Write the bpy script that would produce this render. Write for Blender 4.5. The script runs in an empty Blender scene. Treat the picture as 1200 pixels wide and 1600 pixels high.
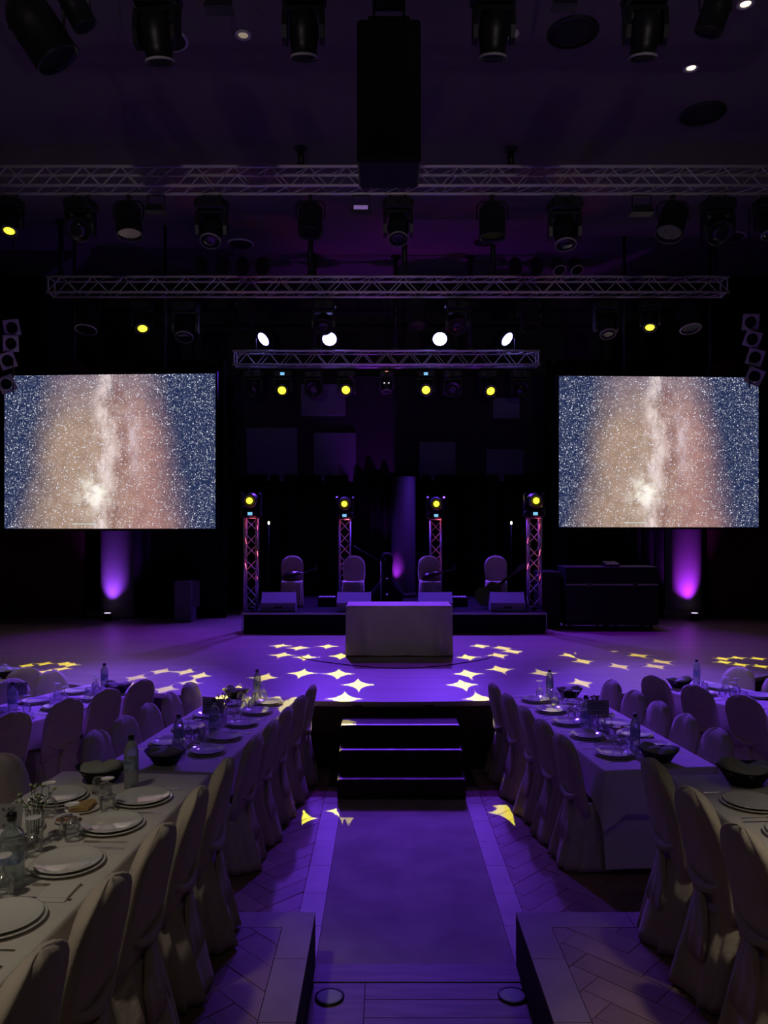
import bpy, bmesh, math, random
from mathutils import Vector, Matrix, Quaternion
random.seed(7)
PI = math.pi
S = bpy.context.scene
COL = S.collection

# ------------------------------------------------------------------ camera, world, exposure
EYE = 2.45
cd = bpy.data.cameras.new('camera'); cam = bpy.data.objects.new('camera', cd); COL.objects.link(cam)
cd.sensor_width = 36.0; cd.sensor_fit = 'AUTO'; cd.lens = 27.0
cd.shift_y = 30.0 / 1600.0; cd.clip_start = 0.05; cd.clip_end = 200
cam.location = (0, 0, EYE); cam.rotation_euler = (PI / 2, 0, 0)
S.camera = cam
W = bpy.data.worlds.new('world'); S.world = W; W.use_nodes = True
W.node_tree.nodes['Background'].inputs[0].default_value = (0.25, 0.2, 0.4, 1)
W.node_tree.nodes['Background'].inputs[1].default_value = 0.0
S.view_settings.view_transform = 'Standard'; S.view_settings.look = 'None'
S.view_settings.exposure = 0.0; S.view_settings.gamma = 1.0; S.view_settings.use_curve_mapping = False

# light levels (watts) and colours
BLUE = (0.17, 0.045, 1.0); VIOLET = (0.26, 0.01, 1.0); MAGENTA = (0.27, 0.0, 1.0); YELLOW = (1.0, 0.9, 0.02)
WARM = (1.0, 0.88, 0.7)
P_FILL = 380  # added fill light on the trusses
P_PAR, P_WASH, P_SIDE, P_GOBO, P_WARM, P_UP, P_TOWER = 1600, 380, 600, 7500, 40, 300, 170

def spot(name, loc, target, energy, color, angle, blend=0.5, radius=0.05, parent=None):
    ld = bpy.data.lights.new(name, 'SPOT'); ld.energy = energy; ld.color = color
    ld.spot_size = math.radians(angle); ld.spot_blend = blend; ld.shadow_soft_size = radius
    o = bpy.data.objects.new(name, ld); COL.objects.link(o)
    d = Vector(target) - Vector(loc)
    q = d.to_track_quat('-Z', 'Y')
    if parent is not None:
        o.parent = parent
        o.location = Vector(loc) - parent.location
    else:
        o.location = loc
    o.rotation_mode = 'QUATERNION'; o.rotation_quaternion = q
    return o

def gobo(light, stars):
    """Star gobo in the projector: the beam only leaves through the star cut-outs."""
    ld = light.data; ld.use_nodes = True; nt = ld.node_tree
    for n in list(nt.nodes): nt.nodes.remove(n)
    N = nt.nodes.new; L = nt.links.new
    def m(op, a, b=None):
        n = N('ShaderNodeMath'); n.operation = op
        for i, v in enumerate((a, b)):
            if v is None: continue
            if isinstance(v, (int, float)): n.inputs[i].default_value = v
            else: L(v, n.inputs[i])
        return n.outputs[0]
    tc = N('ShaderNodeTexCoord'); sp = N('ShaderNodeSeparateXYZ'); L(tc.outputs['Normal'], sp.inputs[0])
    u = m('DIVIDE', sp.outputs[0], sp.outputs[2]); v = m('DIVIDE', sp.outputs[1], sp.outputs[2])
    lo = light.matrix_basis.to_translation() + (light.parent.location if light.parent else Vector((0, 0, 0)))
    qi = light.rotation_quaternion.inverted()
    total = None
    for (p, r) in stars:
        d = qi @ (Vector(p) - lo)
        su, sv = d.x / d.z, d.y / d.z
        s = 1.04 * r / d.length
        a = m('POWER', m('ABSOLUTE', m('SUBTRACT', u, su)), 0.54)
        b = m('POWER', m('ABSOLUTE', m('SUBTRACT', v, sv)), 0.54)
        k = m('LESS_THAN', m('ADD', a, b), s ** 0.54)
        total = k if total is None else m('MAXIMUM', total, k)
    em = N('ShaderNodeEmission'); em.inputs['Color'].default_value = (1, 1, 1, 1); L(total, em.inputs['Strength'])
    out = N('ShaderNodeOutputLight'); L(em.outputs[0], out.inputs[0])

# ------------------------------------------------------------------ materials
def mat(name, col, rough=0.6, metal=0.0, spec=0.5, noise=0.0, nscale=8.0, bump=0.0, bscale=200.0, col2=None, sheen=0.0, stretch=None):
    m = bpy.data.materials.new(name); m.use_nodes = True; nt = m.node_tree; b = nt.nodes['Principled BSDF']
    b.inputs['Base Color'].default_value = (*col, 1); b.inputs['Roughness'].default_value = rough
    b.inputs['Metallic'].default_value = metal; b.inputs['Specular IOR Level'].default_value = spec
    if sheen: b.inputs['Sheen Weight'].default_value = sheen
    tc = nt.nodes.new('ShaderNodeTexCoord'); src = tc.outputs['Object']
    if stretch:
        mp = nt.nodes.new('ShaderNodeMapping'); mp.inputs['Scale'].default_value = stretch
        nt.links.new(src, mp.inputs[0]); src = mp.outputs[0]
    if noise or col2:
        n = nt.nodes.new('ShaderNodeTexNoise'); n.inputs['Scale'].default_value = nscale; n.inputs['Detail'].default_value = 6
        nt.links.new(src, n.inputs['Vector'])
        r = nt.nodes.new('ShaderNodeValToRGB')
        c2 = col2 if col2 else tuple(c * (1 - noise) for c in col)
        r.color_ramp.elements[0].color = (*c2, 1); r.color_ramp.elements[1].color = (*col, 1)
        r.color_ramp.elements[0].position = 0.35; r.color_ramp.elements[1].position = 0.65
        nt.links.new(n.outputs['Fac'], r.inputs[0]); nt.links.new(r.outputs[0], b.inputs['Base Color'])
    if bump:
        n2 = nt.nodes.new('ShaderNodeTexNoise'); n2.inputs['Scale'].default_value = bscale; n2.inputs['Detail'].default_value = 4
        nt.links.new(src, n2.inputs['Vector'])
        bp = nt.nodes.new('ShaderNodeBump'); bp.inputs['Strength'].default_value = bump; bp.inputs['Distance'].default_value = 0.01
        nt.links.new(n2.outputs['Fac'], bp.inputs['Height']); nt.links.new(bp.outputs[0], b.inputs['Normal'])
    return m

def emit(name, col, strength):
    m = bpy.data.materials.new(name); m.use_nodes = True; nt = m.node_tree
    b = nt.nodes['Principled BSDF']; b.inputs['Base Color'].default_value = (0.02, 0.02, 0.02, 1)
    b.inputs['Emission Color'].default_value = (*col, 1); b.inputs['Emission Strength'].default_value = strength
    return m

def clear(name, tint, gloss=0.12, rough=0.02, body=0.0):
    """thin clear glass: mostly transparent with fresnel reflections"""
    m = bpy.data.materials.new(name); m.use_nodes = True; nt = m.node_tree
    for n in list(nt.nodes): nt.nodes.remove(n)
    tr = nt.nodes.new('ShaderNodeBsdfTransparent'); tr.inputs[0].default_value = (*tint, 1)
    gl = nt.nodes.new('ShaderNodeBsdfGlossy'); gl.inputs['Roughness'].default_value = rough; gl.inputs[0].default_value = (1, 1, 1, 1)
    lw = nt.nodes.new('ShaderNodeLayerWeight'); lw.inputs[0].default_value = 0.35
    mr = nt.nodes.new('ShaderNodeMapRange'); mr.inputs['To Min'].default_value = gloss; mr.inputs['To Max'].default_value = 0.8
    nt.links.new(lw.outputs['Fresnel'], mr.inputs['Value'])
    mx = nt.nodes.new('ShaderNodeMixShader'); nt.links.new(mr.outputs[0], mx.inputs[0])
    nt.links.new(tr.outputs[0], mx.inputs[1]); nt.links.new(gl.outputs[0], mx.inputs[2])
    last = mx.outputs[0]
    if body:
        df = nt.nodes.new('ShaderNodeBsdfDiffuse'); df.inputs[0].default_value = (0.62, 0.66, 0.68, 1)
        m2 = nt.nodes.new('ShaderNodeMixShader'); m2.inputs[0].default_value = body
        nt.links.new(last, m2.inputs[1]); nt.links.new(df.outputs[0], m2.inputs[2]); last = m2.outputs[0]
    o = nt.nodes.new('ShaderNodeOutputMaterial'); nt.links.new(last, o.inputs[0])
    return m

def boards(name, c1, c2, bw, bl, rough=0.35):
    """long floor boards running left to right: colour per board plus grain"""
    m = bpy.data.materials.new(name); m.use_nodes = True; nt = m.node_tree; b = nt.nodes['Principled BSDF']
    tc = nt.nodes.new('ShaderNodeTexCoord')
    br = nt.nodes.new('ShaderNodeTexBrick'); br.inputs['Scale'].default_value = 1.0
    br.inputs['Brick Width'].default_value = bl; br.inputs['Row Height'].default_value = bw
    br.inputs['Mortar Size'].default_value = 0.0015; br.inputs['Mortar'].default_value = (0.02, 0.014, 0.01, 1)
    br.inputs['Color1'].default_value = (*c1, 1); br.inputs['Color2'].default_value = (*c2, 1)
    nt.links.new(tc.outputs['Object'], br.inputs['Vector'])
    mp = nt.nodes.new('ShaderNodeMapping'); mp.inputs['Scale'].default_value = (1.2, 28, 1)
    n = nt.nodes.new('ShaderNodeTexNoise'); n.inputs['Scale'].default_value = 2.0; n.inputs['Detail'].default_value = 5
    nt.links.new(tc.outputs['Object'], mp.inputs[0]); nt.links.new(mp.outputs[0], n.inputs['Vector'])
    mr = nt.nodes.new('ShaderNodeMapRange'); mr.inputs['To Min'].default_value = 0.72; mr.inputs['To Max'].default_value = 1.25
    nt.links.new(n.outputs['Fac'], mr.inputs['Value'])
    mx = nt.nodes.new('ShaderNodeMix'); mx.data_type = 'RGBA'; mx.blend_type = 'MULTIPLY'; mx.inputs['Factor'].default_value = 1
    nt.links.new(br.outputs['Color'], mx.inputs['A']); nt.links.new(mr.outputs[0], mx.inputs['B'])
    nt.links.new(mx.outputs['Result'], b.inputs['Base Color']); b.inputs['Roughness'].default_value = rough
    return m

def milky_way(name, strength=1.0, seed=0.0):
    m = bpy.data.materials.new(name); m.use_nodes = True; nt = m.node_tree
    for n in list(nt.nodes): nt.nodes.remove(n)
    N = nt.nodes.new; L = nt.links.new
    def put(sock, v):
        if isinstance(v, (int, float)): sock.default_value = v
        elif isinstance(v, tuple): sock.default_value = (*v, 1) if len(sock.default_value) == 4 else v
        else: L(v, sock)
    def mm(op, a, b=None, c=None):
        n = N('ShaderNodeMath'); n.operation = op
        for i, v in enumerate((a, b, c)):
            if v is not None: put(n.inputs[i], v)
        return n.outputs[0]
    def mix(f, a, b, mode='MIX'):
        n = N('ShaderNodeMix'); n.data_type = 'RGBA'; n.blend_type = mode
        put(n.inputs['Factor'], f); put(n.inputs['A'], a); put(n.inputs['B'], b); return n.outputs['Result']
    def sstep(x, a, b):
        n = N('ShaderNodeMapRange'); n.interpolation_type = 'SMOOTHSTEP'
        put(n.inputs['Value'], x); n.inputs['From Min'].default_value = a; n.inputs['From Max'].default_value = b; return n.outputs[0]
    def noise(vec, sc, det=6, rough=0.6):
        n = N('ShaderNodeTexNoise'); n.inputs['Scale'].default_value = sc; n.inputs['Detail'].default_value = det; n.inputs['Roughness'].default_value = rough
        L(vec, n.inputs['Vector']); return n.outputs['Fac']
    uv = N('ShaderNodeTexCoord').outputs['UV']
    sp = N('ShaderNodeSeparateXYZ'); L(uv, sp.inputs[0]); u, v = sp.outputs[0], sp.outputs[1]
    asp = N('ShaderNodeMapping'); asp.inputs['Scale'].default_value = (1.37, 1, 1); L(uv, asp.inputs[0]); P = asp.outputs[0]
    tall = N('ShaderNodeMapping'); tall.inputs['Scale'].default_value = (3.2, 1, 1); tall.inputs['Location'].default_value = (seed, 3.3, 0); L(uv, tall.inputs[0])
    n1 = noise(P, 3.0); n2 = noise(tall.outputs[0], 4.5, 8, 0.68); n3 = noise(P, 14.0, 6)
    x0 = mm('ADD', 0.455, mm('MULTIPLY', mm('SUBTRACT', n1, 0.5), 0.16))
    x0 = mm('ADD', x0, mm('MULTIPLY', v, 0.035))
    # warm dome, wide below and narrow above
    du = mm('DIVIDE', mm('SUBTRACT', u, 0.475), mm('SUBTRACT', 0.47, mm('MULTIPLY', v, 0.16)))
    e = mm('ADD', mm('ABSOLUTE', du), mm('MULTIPLY', mm('SUBTRACT', n1, 0.5), 0.45))
    warm = sstep(e, 1.0, 0.42)
    tan = mix(sstep(mm('ADD', u, mm('MULTIPLY', mm('SUBTRACT', n3, 0.5), 0.3)), 0.4, 0.72), (0.43, 0.285, 0.205), (0.44, 0.225, 0.20))
    lil = mix(sstep(mm('ADD', v, mm('MULTIPLY', mm('SUBTRACT', n1, 0.5), 0.5)), 0.62, 1.05), tan, (0.25, 0.18, 0.22))
    base = mix(warm, (0.017, 0.030, 0.095), lil)
    base = mix(mm('MULTIPLY', sstep(n3, 0.3, 0.75), 0.25), base, (0.02, 0.015, 0.03))
    # bright streak left of the lane and a second one to the right
    d1 = mm('DIVIDE', mm('SUBTRACT', u, x0), 0.045); g1 = mm('EXPONENT', mm('MULTIPLY', mm('MULTIPLY', d1, d1), -1.0))
    k1 = mm('MULTIPLY', mm('MULTIPLY', g1, sstep(n2, 0.36, 0.6)), 0.95)
    base = mix(k1, base, (0.88, 0.72, 0.7))
    d2 = mm('DIVIDE', mm('SUBTRACT', u, mm('ADD', x0, 0.135)), 0.05); g2 = mm('EXPONENT', mm('MULTIPLY', mm('MULTIPLY', d2, d2), -1.0))
    g2 = mm('MULTIPLY', g2, sstep(mm('ABSOLUTE', mm('SUBTRACT', v, 0.55)), 0.32, 0.05))
    base = mix(mm('MULTIPLY', mm('MULTIPLY', g2, sstep(n2, 0.38, 0.62)), 0.7), base, (0.74, 0.6, 0.66))
    # dark dust lane
    d3 = mm('DIVIDE', mm('SUBTRACT', u, mm('ADD', x0, 0.066)), 0.033); g3 = mm('EXPONENT', mm('MULTIPLY', mm('MULTIPLY', d3, d3), -1.0))
    base = mix(mm('MULTIPLY', mm('MULTIPLY', g3, sstep(n2, 0.6, 0.4)), 0.6), base, (0.2, 0.075, 0.075))
    # the bright core low on the band
    a = mm('DIVIDE', mm('SUBTRACT', u, 0.425), 0.075); b = mm('DIVIDE', mm('SUBTRACT', v, 0.225), 0.10)
    g4 = mm('EXPONENT', mm('MULTIPLY', mm('ADD', mm('MULTIPLY', a, a), mm('MULTIPLY', b, b)), -1.0))
    base = mix(mm('MINIMUM', mm('MULTIPLY', g4, sstep(noise(P, 9.0, 8, 0.75), 0.36, 0.66)), 1.0), base, (1.25, 1.2, 1.05))
    # stars
    def stars(scale, rad, thr, amp):
        vo = N('ShaderNodeTexVoronoi'); vo.inputs['Scale'].default_value = scale; L(P, vo.inputs['Vector'])
        sc = N('ShaderNodeSeparateColor'); L(vo.outputs['Color'], sc.inputs[0])
        on = mm('GREATER_THAN', sc.outputs[0], thr)
        f = sstep(vo.outputs['Distance'], rad, rad * 0.35)
        return mm('MULTIPLY', mm('MULTIPLY', f, on), mm('MULTIPLY', sc.outputs[1], amp))
    st = mm('ADD', stars(62, 0.30, 0.35, 1.4), mm('ADD', stars(100, 0.36, 0.3, 1.0), mm('ADD', stars(165, 0.42, 0.25, 0.55), stars(40, 0.17, 0.3, 2.0))))
    col = mix(mm('MINIMUM', st, 1.0), base, (0.95, 0.97, 1.12))
    em = N('ShaderNodeEmission'); L(col, em.inputs[0]); em.inputs[1].default_value = strength
    o = N('ShaderNodeOutputMaterial'); L(em.outputs[0], o.inputs[0])
    return m

M = {}
M['black'] = mat('black_metal', (0.012, 0.012, 0.014), 0.42, 0.0, 0.4)
M['black_matte'] = mat('black_matte', (0.008, 0.008, 0.009), 0.85, 0.0, 0.15)
M['alu'] = mat('aluminium', (0.75, 0.72, 0.74), 0.45, 0.2)
M['tower_alu'] = mat('tower_aluminium', (0.55, 0.55, 0.57), 0.4, 1.0)
M['steel'] = mat('steel', (0.62, 0.61, 0.6), 0.22, 1.0)
M['lens_dark'] = mat('dark_lens', (0.02, 0.02, 0.025), 0.12, 0.0, 0.8)
M['reflector'] = mat('par_reflector', (0.16, 0.16, 0.17), 0.3, 1.0, noise=0.6, nscale=30)
M['lens_yellow'] = emit('yellow_lens', (1.0, 0.88, 0.03), 3.0)
M['lens_blue'] = emit('blue_led_lens', (0.28, 0.25, 1.0), 20)
M['display'] = emit('blue_display', (0.25, 0.65, 1.0), 0.9)
M['white_led'] = emit('white_led', (1, 0.95, 0.9), 2.5)
M['red_led'] = emit('red_led', (1, 0.35, 0.25), 0.8)
M['bulb'] = emit('halogen_bulb', (1.0, 0.86, 0.66), 1.6)
M['bulb_dim'] = emit('dim_halogen_bulb', (1.0, 0.8, 0.6), 0.25)
M['uplens'] = emit('violet_lens', (0.75, 0.6, 1.0), 2.0)
M['chair'] = mat('cream_chair_cover', (0.60, 0.52, 0.44), 0.85, 0, 0.2, noise=0.12, nscale=6, bump=0.25, bscale=60, sheen=0.15)
M['cloth'] = mat('white_tablecloth', (0.68, 0.64, 0.58), 0.85, 0, 0.2, noise=0.08, nscale=5, bump=0.15, bscale=40)
M['china'] = mat('white_china', (0.75, 0.73, 0.69), 0.08, 0, 0.6)
M['glass'] = clear('clear_glass', (0.9, 0.92, 0.94), 0.16)
M['bottle'] = clear('frosted_bottle', (0.85, 0.88, 0.9), 0.08, 0.15, 0.4)
M['decanter'] = clear('pale_green_glass', (0.82, 0.92, 0.9), 0.14, 0.08, 0.22)
M['cap'] = mat('black_cap', (0.01, 0.01, 0.012), 0.4)
M['label'] = mat('pale_bottle_label', (0.42, 0.5, 0.62), 0.5, col2=(0.12, 0.18, 0.42), nscale=25)
M['basket'] = mat('black_wicker', (0.012, 0.011, 0.012), 0.7, 0, 0.3, bump=0.4, bscale=120)
M['napkin'] = mat('grey_napkin', (0.42, 0.42, 0.4), 0.9, 0, 0.1, bump=0.3, bscale=30)
M['napkin_white'] = mat('white_napkin', (0.7, 0.67, 0.62), 0.85, 0, 0.1)
M['bread'] = mat('bread', (0.62, 0.4, 0.16), 0.8, 0, 0.2, noise=0.5, nscale=40)
M['amber'] = mat('amber_sauce', (0.32, 0.1, 0.03), 0.25)
M['card'] = mat('grey_card', (0.3, 0.29, 0.3), 0.8)
M['ink'] = mat('black_ink', (0.01, 0.01, 0.01), 0.8)
M['leaf'] = mat('green_leaf', (0.08, 0.16, 0.05), 0.6, col2=(0.02, 0.05, 0.015), nscale=30)
M['flower'] = mat('pale_flower', (0.5, 0.48, 0.3), 0.8)
M['stage'] = boards('stage_boards', (0.36, 0.29, 0.26), (0.30, 0.235, 0.205), 0.09, 1.4, 0.36)
M['dark_wood'] = mat('dark_wood', (0.045, 0.026, 0.018), 0.75, 0, 0.2, noise=0.4, nscale=4, stretch=(1, 1, 12))
M['nosing'] = mat('metal_nosing', (0.42, 0.4, 0.4), 0.45, 0.2)
M['tile'] = mat('terracotta_tile', (0.33, 0.21, 0.165), 0.5, 0, 0.3, noise=0.3, nscale=4)
M['tile2'] = mat('terracotta_tile_dark', (0.28, 0.175, 0.135), 0.52, 0, 0.3, noise=0.3, nscale=4)
M['strip'] = mat('beige_border_tile', (0.44, 0.36, 0.32), 0.5, 0, 0.3, noise=0.15, nscale=4)
M['edge'] = mat('platform_edge_board', (0.33, 0.25, 0.22), 0.55, 0, 0.3, noise=0.2, nscale=4)
M['joint'] = mat('tile_joint', (0.06, 0.045, 0.04), 0.9)
M['runway'] = mat('runway_screed', (0.42, 0.36, 0.34), 0.75, 0, 0.25, col2=(0.31, 0.25, 0.25), nscale=3.0, bump=0.1, bscale=30)
M['step_board'] = mat('aisle_board', (0.26, 0.19, 0.16), 0.55, 0, 0.3, noise=0.4, nscale=3, stretch=(1, 9, 1))
M['ceiling'] = mat('ceiling_paint', (0.14, 0.13, 0.125), 0.9, 0, 0.1)
M['wall_red'] = mat('wine_red_wall', (0.10, 0.028, 0.03), 0.8, 0, 0.2)
M['wall_dark'] = mat('dark_wall', (0.03, 0.025, 0.03), 0.9, 0, 0.1)
M['curtain'] = mat('black_curtain', (0.012, 0.011, 0.013), 0.95, 0, 0.05)
M['fascia'] = mat('dark_blue_panel', (0.12, 0.12, 0.16), 0.7, 0, 0.2)
M['column'] = mat('pale_column', (0.3, 0.27, 0.28), 0.8, 0, 0.2)
M['column_dark'] = mat('dark_column', (0.05, 0.04, 0.045), 0.7, 0, 0.2)
M['case'] = mat('black_case', (0.008, 0.008, 0.010), 0.5, 0, 0.3)
M['cabinet'] = mat('grey_cabinet', (0.16, 0.17, 0.18), 0.7, 0, 0.2)
M['grille'] = mat('speaker_grille', (0.02, 0.02, 0.022), 0.75, 0, 0.2, bump=0.5, bscale=300)
M['deck'] = mat('riser_carpet', (0.010, 0.010, 0.012), 0.9, 0, 0.1)
M['ring_grey'] = mat('grey_ring', (0.5, 0.5, 0.5), 0.5)
M['frame_grey'] = mat('grey_lamp_frame', (0.5, 0.48, 0.5), 0.6, 0.0)
M['frosted'] = mat('frosted_floor_lens', (0.42, 0.42, 0.46), 0.7, 0, 0.1)
M['lacquer'] = mat('dark_lacquer', (0.02, 0.013, 0.01), 0.25, 0, 0.5)
M['redcable'] = mat('cable', (0.012, 0.01, 0.01), 0.7)

# ------------------------------------------------------------------ mesh builder
class MB:
    def __init__(self): self.v = []; self.f = []; self.s = []
    def add(self, vs, fs, smooth=False, mtx=None):
        o = len(self.v)
        for p in vs:
            p = Vector(p)
            self.v.append(mtx @ p if mtx is not None else p)
        for f in fs: self.f.append(tuple(o + i for i in f)); self.s.append(smooth)
        return self
    def box(self, c, size, rz=0.0, mtx=None):
        hx, hy, hz = (s / 2 for s in size); R = Matrix.Rotation(rz, 3, 'Z'); c = Vector(c)
        vs = [c + R @ Vector((x * hx, y * hy, z * hz)) for z in (-1, 1) for y in (-1, 1) for x in (-1, 1)]
        return self.add(vs, [(0, 2, 3, 1), (4, 5, 7, 6), (0, 1, 5, 4), (2, 6, 7, 3), (0, 4, 6, 2), (1, 3, 7, 5)], False, mtx)
    def cbox(self, c, size, b=0.01):
        """box with chamfered vertical and top edges"""
        hx, hy, hz = (s / 2 for s in size); cx, cy, cz = c
        def ring(ix, z):
            x, y = hx - ix, hy - ix
            return [(cx - x + b, cy - y, z), (cx + x - b, cy - y, z), (cx + x, cy - y + b, z), (cx + x, cy + y - b, z),
                    (cx + x - b, cy + y, z), (cx - x + b, cy + y, z), (cx - x, cy + y - b, z), (cx - x, cy - y + b, z)]
        return self.loft([ring(b, cz - hz), ring(0, cz - hz + b), ring(0, cz + hz - b), ring(b, cz + hz)], smooth=False)
    def loft(self, rings, cap=(True, True), smooth=True, closed=True):
        n = len(rings[0]); vs = [p for r in rings for p in r]; fs = []
        for k in range(len(rings) - 1):
            for i in range(n if closed else n - 1):
                j = (i + 1) % n
                fs.append((k * n + i, k * n + j, (k + 1) * n + j, (k + 1) * n + i))
        self.add(vs, fs, smooth)
        o = len(self.v) - len(vs)
        if cap[0]: self.f.append(tuple(o + i for i in reversed(range(n)))); self.s.append(False)
        if cap[1]: self.f.append(tuple(o + (len(rings) - 1) * n + i for i in range(n))); self.s.append(False)
        return self
    def lathe(self, prof, n=20, cap=(True, True), smooth=True, sx=1.0, sy=1.0, mtx=None, c=(0, 0, 0)):
        rings = []
        for (r, z) in prof:
            r = max(r, 1e-4)
            ring = [Vector((c[0] + r * sx * math.cos(2 * PI * i / n), c[1] + r * sy * math.sin(2 * PI * i / n), c[2] + z)) for i in range(n)]
            if mtx is not None: ring = [mtx @ p for p in ring]
            rings.append(ring)
        return self.loft(rings, cap, smooth)
    def cyl(self, p0, p1, r0, r1=None, n=10, cap=True):
        p0, p1 = Vector(p0), Vector(p1); r1 = r0 if r1 is None else r1
        q = (p1 - p0).to_track_quat('Z', 'Y')
        rings = [[p + q @ Vector((r * math.cos(2 * PI * i / n), r * math.sin(2 * PI * i / n), 0)) for i in range(n)] for p, r in ((p0, r0), (p1, r1))]
        return self.loft(rings, (cap, cap), True)
    def tube(self, pts, r, n=6):
        pts = [Vector(p) for p in pts]; rings = []
        for k, p in enumerate(pts):
            d = (pts[min(k + 1, len(pts) - 1)] - pts[max(k - 1, 0)])
            q = d.to_track_quat('Z', 'Y'); rr = r[k] if isinstance(r, (list, tuple)) else r
            rings.append([p + q @ Vector((rr * math.cos(2 * PI * i / n), rr * math.sin(2 * PI * i / n), 0)) for i in range(n)])
        return self.loft(rings)
    def prism(self, poly, z0, z1, mtx=None):
        n = len(poly)
        vs = [(x, y, z0) for x, y in poly] + [(x, y, z1) for x, y in poly]
        fs = [tuple(reversed(range(n))), tuple(range(n, 2 * n))] + [(i, (i + 1) % n, n + (i + 1) % n, n + i) for i in range(n)]
        return self.add(vs, fs, False, mtx)
    def ball(self, c, r, n=10, m=6, sc=(1, 1, 1)):
        prof = [(max(math.sin(PI * k / m), 0.001), -math.cos(PI * k / m)) for k in range(m + 1)]
        rings = [[(c[0] + r * sc[0] * a * math.cos(2 * PI * i / n), c[1] + r * sc[1] * a * math.sin(2 * PI * i / n), c[2] + r * sc[2] * z) for i in range(n)] for a, z in prof]
        return self.loft(rings)
    def mesh(self, name, m):
        me = bpy.data.meshes.new(name); me.from_pydata([tuple(p) for p in self.v], [], self.f)
        me.polygons.foreach_set('use_smooth', self.s)
        bm = bmesh.new(); bm.from_mesh(me); bmesh.ops.recalc_face_normals(bm, faces=bm.faces); bm.to_mesh(me); bm.free()
        if m is not None: me.materials.append(m)
        me.update(); return me

def link(name, me, parent=None, loc=(0, 0, 0), rot=None, quat=None, scale=None):
    o = bpy.data.objects.new(name, me); COL.objects.link(o)
    if parent is not None: o.parent = parent
    o.location = loc
    if quat is not None: o.rotation_mode = 'QUATERNION'; o.rotation_quaternion = quat
    elif rot is not None: o.rotation_euler = rot
    if scale is not None: o.scale = scale if not isinstance(scale, (int, float)) else (scale,) * 3
    return o

def tag(o, label, cat, group=None, kind=None):
    o['label'] = label; o['category'] = cat
    if group: o['group'] = group
    if kind: o['kind'] = kind
    return o

def thing(name, label, cat, loc=(0, 0, 0), rz=0.0, group=None, scale=None):
    o = link(name, None, None, loc, (0, 0, rz), None, scale); o.empty_display_size = 0.1
    return tag(o, label, cat, group)

def struct(name, mb, m, label=None):
    o = link(name, mb.mesh(name, m)); o['kind'] = 'structure'
    if label: o['label'] = label
    return o

def clip(poly, xmin, xmax, ymin, ymax):
    for ax, lim, sgn in ((0, xmin, 1), (0, xmax, -1), (1, ymin, 1), (1, ymax, -1)):
        out = []
        for i in range(len(poly)):
            a, b = poly[i], poly[(i + 1) % len(poly)]
            da, db = (a[ax] - lim) * sgn, (b[ax] - lim) * sgn
            if da >= 0: out.append(a)
            if (da >= 0) != (db >= 0):
                t = da / (da - db); out.append((a[0] + (b[0] - a[0]) * t, a[1] + (b[1] - a[1]) * t))
        poly = out
        if len(poly) < 3: return []
    return poly

def area(p): return abs(sum(p[i][0] * p[(i + 1) % len(p)][1] - p[(i + 1) % len(p)][0] * p[i][1] for i in range(len(p)))) / 2

# ------------------------------------------------------------------ floor, platforms, aisle
HS = 0.67                                   # stage height
HP = 0.30                                   # platform height
AX0, AX1 = -0.385, 0.742                    # aisle edges
CEIL = 8.35
floor = struct('floor', MB().box((0, 7.0, -0.06), (17.6, 23.0, 0.10)), M['joint'], 'brown tiled hall floor under the dark joints')

def herringbone(parent, region, z0, z1, w=0.145, ln=0.435, origin=(0, 0)):
    x0, x1, y0, y1 = region; g = 0.004; n = 0
    c = math.sqrt(0.5)
    R = 40
    for i in range(-R, R):
        for j in range(-R, R):
            # classic herringbone lattice, block of one horizontal and one vertical plank
            for k in (0, 1):
                bx = i * w + j * ln * 2 / 2 * 0 + j * (w * 3) ; by = i * w - j * (w * 3)
                if k == 0: a = (bx, by, bx + ln, by + w)
                else: a = (bx - w * 0, by + w, bx + w, by + w + ln)
                p = [(a[0] + g / 2, a[1] + g / 2), (a[2] - g / 2, a[1] + g / 2), (a[2] - g / 2, a[3] - g / 2), (a[0] + g / 2, a[3] - g / 2)]
                q = [(origin[0] + c * (px - py), origin[1] + c * (px + py)) for px, py in p]
                if max(t[0] for t in q) < x0 or min(t[0] for t in q) > x1 or max(t[1] for t in q) < y0 or min(t[1] for t in q) > y1: continue
                q = clip(q, x0, x1, y0, y1)
                if len(q) < 3 or area(q) < 0.0004: continue
                dz = random.uniform(-0.0012, 0.0012)
                link('tile', MB().prism(q, z0, z1 + dz).mesh('tile', M['tile'] if random.random() < 0.55 else M['tile2']), parent)
                n += 1
    return n

SX0, SX1 = AX0 - 0.158, AX1 + 0.15
herringbone(floor, (-1.55, SX0 - 0.004, 4.34, 7.9), -0.011, 0.0, origin=(-0.76, 6.85))
herringbone(floor, (SX1 + 0.004, 2.1, 4.34, 7.9), -0.011, 0.0, origin=(0.95, 6.6))
# plain tiled ground further out
rest = MB()
for (x0, x1, y0, y1) in ((-8.7, -1.555, 4.34, 9.6), (2.105, 8.7, 4.34, 9.6)):
    y = y0
    while y < y1:
        x = x0 + random.random() * 0.2
        while x < x1:
            rest.box((x + 0.215, y + 0.0725, -0.006), (0.43, 0.141, 0.010)); x += 0.435
        y += 0.145
o = link('tile_field', rest.mesh('tile_field', M['tile2']), floor); o['kind'] = 'stuff'
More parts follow.
